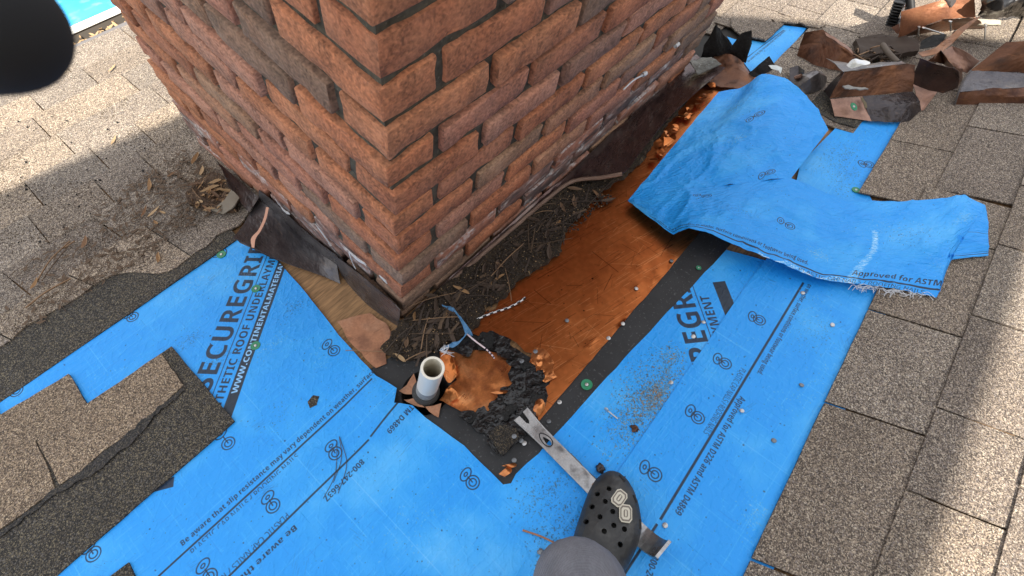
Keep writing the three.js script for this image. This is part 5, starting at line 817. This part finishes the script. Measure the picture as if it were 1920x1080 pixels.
  const limb = [[toW(ank[0], ank[1], 0.05), 0.036], [A, 0.044], [A.clone().lerp(K, 0.5), 0.05], [K, 0.049], [K.clone().lerp(Hp, 0.35), 0.06], [Hp, 0.08]];
  const res = 56, box = new THREE.Box3().setFromPoints(limb.map((l) => l[0])).expandByScalar(0.14), sz = box.getSize(new THREE.Vector3()), S = Math.max(sz.x, sz.y, sz.z) / 2, ctr = box.getCenter(new THREE.Vector3());
  const mc = new MarchingCubes(res, new THREE.MeshBasicMaterial(), false, false, 60000); mc.isolation = 0; const v = new THREE.Vector3(), pa = new THREE.Vector3();
  for (let k = 0; k < res; k++) for (let j = 0; j < res; j++) for (let i = 0; i < res; i++) {
    v.set(i - res / 2, j - res / 2, k - res / 2).multiplyScalar(2 * S / res).add(ctr); let e = 0;
    for (let q = 0; q + 1 < limb.length; q++) { const [p0, r0] = limb[q], [p1, r1] = limb[q + 1]; pa.subVectors(p1, p0); const t = clamp(v.clone().sub(p0).dot(pa) / pa.lengthSq()), dd = v.distanceTo(p0.clone().addScaledVector(pa, t)) - lerp(r0, r1, t); e += Math.exp(-dd / 0.012); }
    mc.field[i + j * res + k * res * res] = clamp(0.012 * Math.log(e + 1e-30) + 0.007 * (fbm(v.x * 14, v.y * 26, v.z * 14, 2) - 0.5), -0.2, 0.2);
  }
  mc.update(); const N = mc.count, bg = new THREE.BufferGeometry(), P = [], UV = [];
  for (let i = 0; i < N; i++) { const w = new THREE.Vector3(mc.positionArray[3 * i], mc.positionArray[3 * i + 1], mc.positionArray[3 * i + 2]).multiplyScalar(S).add(ctr), r = toR(w), o = origin.get(person); P.push(r[0] - o[0], r[2] - o[2], r[1] - o[1]); UV.push(w.x + w.z, w.y); }
  bg.setAttribute('position', new THREE.Float32BufferAttribute(P, 3)); bg.setAttribute('uv', new THREE.Float32BufferAttribute(UV, 2)); const bg2 = mergeVertices(bg, 1e-5); bg2.computeVertexNormals();
  const cloth = metre(texture(256, 256, (i, j) => { const v0 = 0.8 + 0.25 * (fbm(i / 256 * 64, j / 256 * 64, 3, 2, 64) - 0.5) + 0.3 * (fbm(i / 256 * 5, j / 256 * 5, 7, 3, 5) - 0.5); return [0.2 * v0, 0.2 * v0, 0.225 * v0]; }, true), 0.12);
  const m = setShadow(new THREE.Mesh(bg2, std({ map: cloth, bumpMap: weave, bumpScale: 0.0006, roughness: 0.9 }))); m.name = 'trouser_leg'; person.add(m);
}

// ---------- pile of torn flashing at the far right ----------
const Q = (l, n = 2) => px(l);
function facet(name, rows, mat, parent, o = {}) { return part(name, loft(rows.map((r) => px(r)), { nr: 18, nc: 14, t: 0.0013, rough: 0.005, smooth: false, crease: 0.5, seed: rows[0][0][0], ...o }), mat, parent); }
{
  const a = thing('copper_scrap', 'dark brown copper scrap with a rusty patch, leaning at the left end of the pile', 'copper scrap', at(1550, 100));
  facet('sheet', [[[1509, 61, 0.09], [1500, 84, 0.05], [1494, 105, 0.02]], [[1542, 56, 0.1], [1535, 92, 0.05], [1527, 122, 0.018]], [[1580, 81, 0.08], [1574, 106, 0.05], [1556, 130, 0.02]], [[1606, 104, 0.05], [1602, 118, 0.04], [1590, 136, 0.02]]], brownMetal, a, { bulge: 0.01 });
  facet('frayed_edge', [[[1546, 62, 0.105], [1548, 68, 0.1]], [[1562, 70, 0.1], [1564, 77, 0.094]], [[1582, 84, 0.086], [1584, 91, 0.08]], [[1598, 97, 0.065], [1600, 103, 0.06]]], tanMetal, a, { nc: 6, rough: 0.008 });
  const b = thing('copper_scrap', 'curled grey-brown metal scrap with a bent tip, beside the blue flap', 'copper scrap', at(1515, 155));
  facet('curl', [[[1480, 160, 0.02], [1490, 170, 0.022], [1499, 178, 0.018]], [[1502, 142, 0.05], [1516, 152, 0.056], [1522, 174, 0.022]], [[1524, 131, 0.055], [1534, 140, 0.062], [1540, 168, 0.02]], [[1540, 134, 0.05], [1550, 146, 0.04], [1548, 160, 0.02]]], greyMetal, b, { bulge: 0.008 });
  facet('fold', [[[1480, 128, 0.03], [1480, 160, 0.02]], [[1496, 123, 0.04], [1500, 144, 0.03]], [[1508, 130, 0.05], [1508, 142, 0.045]]], darkMetal, b);
  part('rolled_tip', new THREE.CylinderGeometry(0.006, 0.006, 0.02, 14, 1, true).rotateX(0.8).translate(at(1497, 144, 0.05)[0], 0.05, at(1497, 144, 0.05)[1]), tanMetal, b);
  const c = thing('copper_scrap', 'large folded copper piece with a tan and glossy black front, foremost in the pile', 'copper scrap', at(1640, 180));
  facet('upper_facet', [[[1581, 134, 0.11], [1568, 160, 0.08], [1556, 184, 0.05]], [[1640, 127, 0.115], [1630, 152, 0.085], [1618, 180, 0.052]], [[1698, 119, 0.12], [1690, 146, 0.09], [1680, 175, 0.056]], [[1716, 122, 0.115], [1714, 148, 0.09], [1711, 172, 0.06]]], brownMetal, c, { rough: 0.002 });
  facet('tan_facet', [[[1557, 186, 0.05], [1561, 202, 0.036], [1565, 218, 0.02]], [[1590, 183, 0.052], [1594, 202, 0.037], [1600, 222, 0.02]], [[1617, 181, 0.053], [1624, 202, 0.038], [1634, 227, 0.02]]], tanMetal, c, { rough: 0.0015 });
  facet('glossy_facet', [[[1617, 181, 0.053], [1624, 202, 0.04], [1634, 227, 0.02]], [[1660, 177, 0.056], [1664, 203, 0.046], [1672, 231, 0.019]], [[1700, 173, 0.058], [1708, 196, 0.048], [1706, 226, 0.02]], [[1711, 172, 0.06], [1725, 190, 0.045], [1727, 207, 0.026]]], std({ map: darkMetal.map, metalness: 0.5, roughness: 0.24, bumpMap: lumpTex, bumpScale: 0.0015 }), c, { bulge: 0.006 });
  facet('tan_wedge', [[[1711, 158, 0.05], [1718, 182, 0.04], [1727, 209, 0.018]], [[1740, 157, 0.055], [1738, 180, 0.04], [1729, 208, 0.02]], [[1767, 158, 0.06], [1752, 180, 0.045], [1731, 207, 0.022]]], tanMetal, c);
  facet('silver_lip', [[[1549, 109, 0.1], [1566, 121, 0.11], [1581, 134, 0.112]], [[1592, 120, 0.1], [1600, 124, 0.11], [1610, 131, 0.114]], [[1650, 117, 0.1], [1654, 120, 0.112], [1658, 125, 0.116]], [[1690, 116, 0.11], [1694, 118, 0.114], [1698, 120, 0.12]]], greyMetal, c);
  facet('side_fold', [[[1543, 172, 0.02], [1556, 184, 0.05]], [[1560, 152, 0.05], [1568, 160, 0.08]], [[1580, 134, 0.09], [1582, 136, 0.11]]], darkMetal, c);
  { const o = [[1580, 161, 0.087], [1592, 159, 0.089], [1606, 163, 0.089], [1622, 164, 0.088], [1628, 168, 0.085], [1612, 170, 0.083], [1598, 168, 0.083], [1584, 167, 0.083]].map((p) => at(...p)); part('sealant_streak', slab(jag(o, 0.008, 0.004, 9), { h: (a, b) => spread(o)(a, b) + 0.003 * fbm(a * 90, b * 90, 2, 2), t: 0.003, edge: 0.008 }), std({ color: col(0.26, 0.25, 0.23), roughness: 0.7 }), c); }
  facet('drip_mark', [[[1614, 181, 0.06], [1619, 182, 0.06]], [[1619, 192, 0.056], [1625, 192, 0.056]], [[1622, 203, 0.048], [1626, 202, 0.048]]], std({ color: col(0.14, 0.11, 0.06), roughness: 0.8 }), c, { nr: 8, nc: 4 });
  const d = thing('copper_scrap', 'dark box-shaped copper scrap with a black open mouth in the middle of the pile', 'copper scrap', at(1755, 150));
  facet('front', [[[1725, 110, 0.14], [1714, 137, 0.1], [1711, 157, 0.07]], [[1757, 120, 0.14], [1752, 142, 0.1], [1742, 168, 0.06]], [[1789, 126, 0.14], [1790, 146, 0.1], [1768, 175, 0.05]], [[1797, 134, 0.13], [1799, 150, 0.1], [1796, 164, 0.06]]], tarnish(31, [0.06, 0.032, 0.026], [0.03, 0.02, 0.018], [0.13, 0.06, 0.04], 0.5, 0.6), d);
  facet('back', [[[1737, 117, 0.13], [1728, 112, 0.135]], [[1752, 104, 0.12], [1748, 116, 0.11]], [[1765, 93, 0.13], [1770, 120, 0.1]], [[1788, 125, 0.14], [1788, 128, 0.12]]], brownMetal, d);
  facet('side', [[[1789, 126, 0.14], [1797, 160, 0.05]], [[1800, 128, 0.1], [1806, 150, 0.03]], [[1806, 132, 0.06], [1800, 150, 0.02]]], brownMetal, d);
  const e = thing('copper_scrap', 'long upright brown copper panel with a dark stain, highest in the pile', 'copper scrap', at(1760, 50));
  facet('panel', [[[1690, 22, 0.13], [1688, 46, 0.09], [1684, 74, 0.04]], [[1728, 11, 0.14], [1724, 30, 0.11], [1722, 52, 0.075]], [[1766, 0, 0.15], [1768, 16, 0.13], [1771, 35, 0.1]], [[1826, -10, 0.16], [1828, 10, 0.13], [1829, 33, 0.1]]], tarnish(32, [0.3, 0.125, 0.065], [0.2, 0.085, 0.05], [0.36, 0.17, 0.09], 0.45, 0.75), e, { rough: 0.002 });
  facet('stain', [[[1769, -4, 0.157], [1772, 5, 0.142]], [[1781, -6, 0.159], [1783, 16, 0.13]], [[1795, -8, 0.16], [1791, 6, 0.142]]], std({ color: col(0.03, 0.022, 0.02), roughness: 0.7 }), e, { nr: 10, nc: 6, rough: 0.004 });
  facet('lower_flange', [[[1684, 72, 0.035], [1700, 68, 0.02]], [[1722, 53, 0.06], [1735, 62, 0.015]], [[1771, 36, 0.09], [1790, 56, 0.015]], [[1829, 34, 0.09], [1850, 52, 0.02]]], brownMetal, e);
  facet('foot', [[[1671, 53, 0.04], [1683, 65, 0.02]], [[1686, 45, 0.05], [1686, 60, 0.03]]], tanMetal, e, { nr: 8, nc: 6 });
  const f = thing('copper_scrap', 'twisted brown copper strip with a tarred black face, in front of the tall panel', 'copper scrap', at(1770, 80));
  facet('strip', [[[1722, 98, 0.1], [1730, 106, 0.105]], [[1752, 90, 0.12], [1762, 101, 0.115]], [[1768, 78, 0.13], [1787, 80, 0.12]], [[1800, 52, 0.14], [1806, 60, 0.135]], [[1834, 32, 0.155], [1838, 32, 0.155]]], tarnish(34, [0.26, 0.12, 0.06], [0.16, 0.08, 0.05], [0.36, 0.2, 0.12], 0.5, 0.7), f, { nr: 30 });
  facet('tarred_face', [[[1728, 76, 0.1], [1724, 92, 0.095]], [[1750, 66, 0.115], [1748, 88, 0.11]], [[1774, 66, 0.125], [1764, 84, 0.118]]], blackFelt, f, { rough: 0.006 });
  const g2 = thing('copper_scrap', 'light tan bent metal plate behind the box-shaped scrap', 'copper scrap', at(1800, 115));
  facet('plate', [[[1766, 97, 0.09], [1787, 126, 0.06]], [[1785, 86, 0.1], [1800, 132, 0.06]], [[1812, 100, 0.1], [1812, 138, 0.05]], [[1836, 115, 0.09], [1820, 132, 0.06]]], tanMetal, g2);
  const h = thing('copper_scrap', 'big channel-shaped copper scrap with a grey middle face at the right frame edge', 'copper scrap', at(1870, 150));
  facet('upper_face', [[[1888, 77, 0.14], [1850, 108, 0.1], [1820, 132, 0.07]], [[1925, 77, 0.15], [1880, 112, 0.105], [1862, 134, 0.075]], [[1990, 80, 0.15], [1960, 118, 0.11], [1935, 138, 0.08]]], brownMetal, h);
  facet('grey_face', [[[1820, 131, 0.07], [1808, 152, 0.055], [1800, 172, 0.05]], [[1862, 133, 0.076], [1856, 150, 0.06], [1850, 168, 0.052]], [[1935, 137, 0.08], [1935, 152, 0.065], [1935, 163, 0.055]]], tarnish(35, [0.115, 0.105, 0.11], [0.06, 0.055, 0.06], [0.2, 0.19, 0.19], 0.5, 0.5), h, { rough: 0.0015 });
  facet('lower_face', [[[1799, 171, 0.05], [1794, 183, 0.034], [1789, 196, 0.014]], [[1850, 167, 0.053], [1848, 182, 0.035], [1846, 195, 0.014]], [[1940, 162, 0.055], [1945, 180, 0.036], [1950, 194, 0.014]]], tarnish(36, [0.17, 0.075, 0.04], [0.07, 0.035, 0.03], [0.3, 0.15, 0.1], 0.5, 0.7), h);
  part('bright_edge', tube(px([[1820, 132, 0.072], [1806, 152, 0.058], [1798, 171, 0.053], [1790, 196, 0.016]]), 0.0028, 24, 7), greyMetal, h);
  // small things in the pile
  const foil = solo('foil_scrap', 'crumpled bright silver foil on the lip of the big copper piece', 'foil', loft([px([[1587, 122, 0.125], [1598, 128, 0.12]]), px([[1600, 110, 0.14], [1612, 126, 0.122]]), px([[1612, 112, 0.135], [1622, 124, 0.124]]), px([[1630, 119, 0.126], [1630, 122, 0.124]])], { nr: 16, nc: 10, t: 0.0006, rough: 0.016, seed: 31, crease: 0.3 }), std({ color: col(0.6, 0.6, 0.6), metalness: 1, roughness: 0.3 }));
  const tw = thing('twig_bundle', 'rotted twigs and dark crumbs caught behind the big copper piece', 'debris', at(1660, 100));
  for (let i = 0; i < 26; i++) { const u = rr(1600, 1690), v = rr(92, 116); part('twig', tube([at(u, v, 0.03), at(u + rr(-14, 14), v + rr(-10, 4), rr(0.05, 0.08)), at(u + rr(-26, 30), v + rr(-12, 12), rr(0.03, 0.1))], rr(0.0012, 0.0032), 8, 5), pick(twigMats), tw); }
  part('branch', tube(px([[1655, 84, 0.09], [1668, 102, 0.1], [1684, 118, 0.105]]), 0.008, 12, 8), std({ color: col(0.12, 0.095, 0.075), roughness: 0.95 }), tw);
  part('rot', slab(jag(px([[1592, 96], [1640, 88], [1700, 98], [1706, 122], [1600, 128]]), 0.02, 0.008, 33), { h: (a, b) => 0.03 + 0.03 * fbm(a * 20, b * 20, 2, 3), t: 0.02, edge: 0.02 }), twigMats[2], tw);
  const sg = 'steel nails sticking out of the scrap pile';
  const spikeNail = (p, q, label) => { const n = thing('protruding_nail', label, 'nail', at(...p), sg); part('shank', tube([at(...p), at(...q)], 0.0022, 2, 8), steel, n); const c2 = at(...p); part('head', headGeo.clone().translate(c2[0], c2[2], c2[1]), steel, n); };
  spikeNail([1732, 52, 0.1], [1770, 64, 0.11], 'long bright nail lying slanted below the tall copper panel'); spikeNail([1782, 40, 0.12], [1783, 58, 0.06], 'upright nail behind the twisted copper strip'); spikeNail([1848, 46, 0.07], [1846, 75, 0.02], 'upright nail standing on the shingles right of the pile'); spikeNail([1723, 50, 0.08], [1722, 68, 0.04], 'short nail hanging under the tall copper panel');
  const wd = thing('wood_strip', 'short broken pale wood strip under the black bag', 'wood strip', at(1845, 40)); part('strip', loft([px([[1806, 31, 0.06], [1808, 40, 0.05]]), px([[1840, 36, 0.06], [1842, 46, 0.05]]), px([[1876, 38, 0.06], [1876, 47, 0.05]])], { nr: 14, nc: 6, t: 0.012, rough: 0.005, seed: 5 }), std({ color: col(0.4, 0.36, 0.28), roughness: 0.8 }), wd);
  solo('plastic_bag', 'crumpled shiny black plastic bag at the upper right corner', 'bag', loft([px([[1830, -14, 0.14], [1836, 10, 0.15], [1836, 33, 0.04]]), px([[1858, -20, 0.16], [1866, 8, 0.18], [1872, 34, 0.03]]), px([[1892, -22, 0.17], [1900, 4, 0.17], [1902, 28, 0.03]]), px([[1940, -24, 0.16], [1950, 0, 0.16], [1950, 24, 0.03]])], { nr: 44, nc: 34, t: 0.001, rough: 0.03, seed: 17, crease: 0.5 }), std({ color: col(0.012, 0.012, 0.013), roughness: 0.28 }));
  const tl = thing('ratchet_tool', 'black ridged hand tool with chrome rods standing behind the copper panel', 'tool', at(1690, 30));
  const bk = std({ color: col(0.015, 0.015, 0.016), roughness: 0.45 }), ch = std({ color: col(0.7, 0.7, 0.7), metalness: 1, roughness: 0.22 });
  const p0 = at(1676, 42, 0.03), p1 = at(1694, -6, 0.12), dir = V(p1).sub(V(p0)), Lg = dir.length(), qn = new THREE.Quaternion().setFromUnitVectors(new THREE.Vector3(0, 1, 0), dir.clone().normalize());
  const bar = (g, x) => g.applyQuaternion(qn).translate(...V(p0).addScaledVector(dir, 0.5).toArray());
  part('body', bar(new RoundedBoxGeometry(0.035, Lg, 0.03, 2, 0.005)), bk, tl);
  for (let i = 0; i < 9; i++) part('ridge', bar(new RoundedBoxGeometry(0.046, Lg * 0.055, 0.036, 1, 0.002).translate(-0.004, Lg * (i / 9 - 0.44), 0)), bk, tl);
  part('rod', tube(px([[1692, 16, 0.08], [1710, 15, 0.09]]), 0.006, 2, 12), ch, tl); part('rod', tube(px([[1688, 34, 0.07], [1698, 6, 0.11]]), 0.005, 2, 12), ch, tl); part('handle', tube(px([[1706, -6, 0.13], [1708, 16, 0.1]]), 0.012, 3, 12), bk, tl);
  const fe = thing('felt_scrap', 'black folded felt scrap with a white plastic bit beside the flap end', 'felt scrap', at(1430, 125));
  facet('felt', [[[1404, 137, 0.03], [1412, 146, 0.02]], [[1422, 121, 0.05], [1436, 138, 0.025]], [[1442, 107, 0.06], [1456, 126, 0.03]]], blackFelt, fe); facet('plastic_bit', [[[1441, 122, 0.06], [1446, 128, 0.06]], [[1456, 122, 0.065], [1460, 132, 0.06]], [[1467, 127, 0.06], [1464, 138, 0.05]]], std({ color: col(0.62, 0.66, 0.64), roughness: 0.35 }), fe, { nr: 8, nc: 6 });
}
// out-of-focus dark strap end right in front of the lens
{
  const p = alongRay(-16, 50, 0.14), q = alongRay(-330, 60, 0.15), c = p.clone().add(q).multiplyScalar(0.5), d = q.clone().sub(p);
  const g = new THREE.CapsuleGeometry(0.0116, d.length(), 12, 24); g.applyQuaternion(new THREE.Quaternion().setFromUnitVectors(new THREE.Vector3(0, 1, 0), d.normalize()));
  const m = setShadow(new THREE.Mesh(g, std({ color: col(0.006, 0.006, 0.007), roughness: 0.9 }))); m.name = 'strap_end'; m.position.copy(c);
  scene.add(tag(m, 'blurred black rounded object close to the lens in the top left corner', 'strap'));
}
renderer.render(scene, camera);
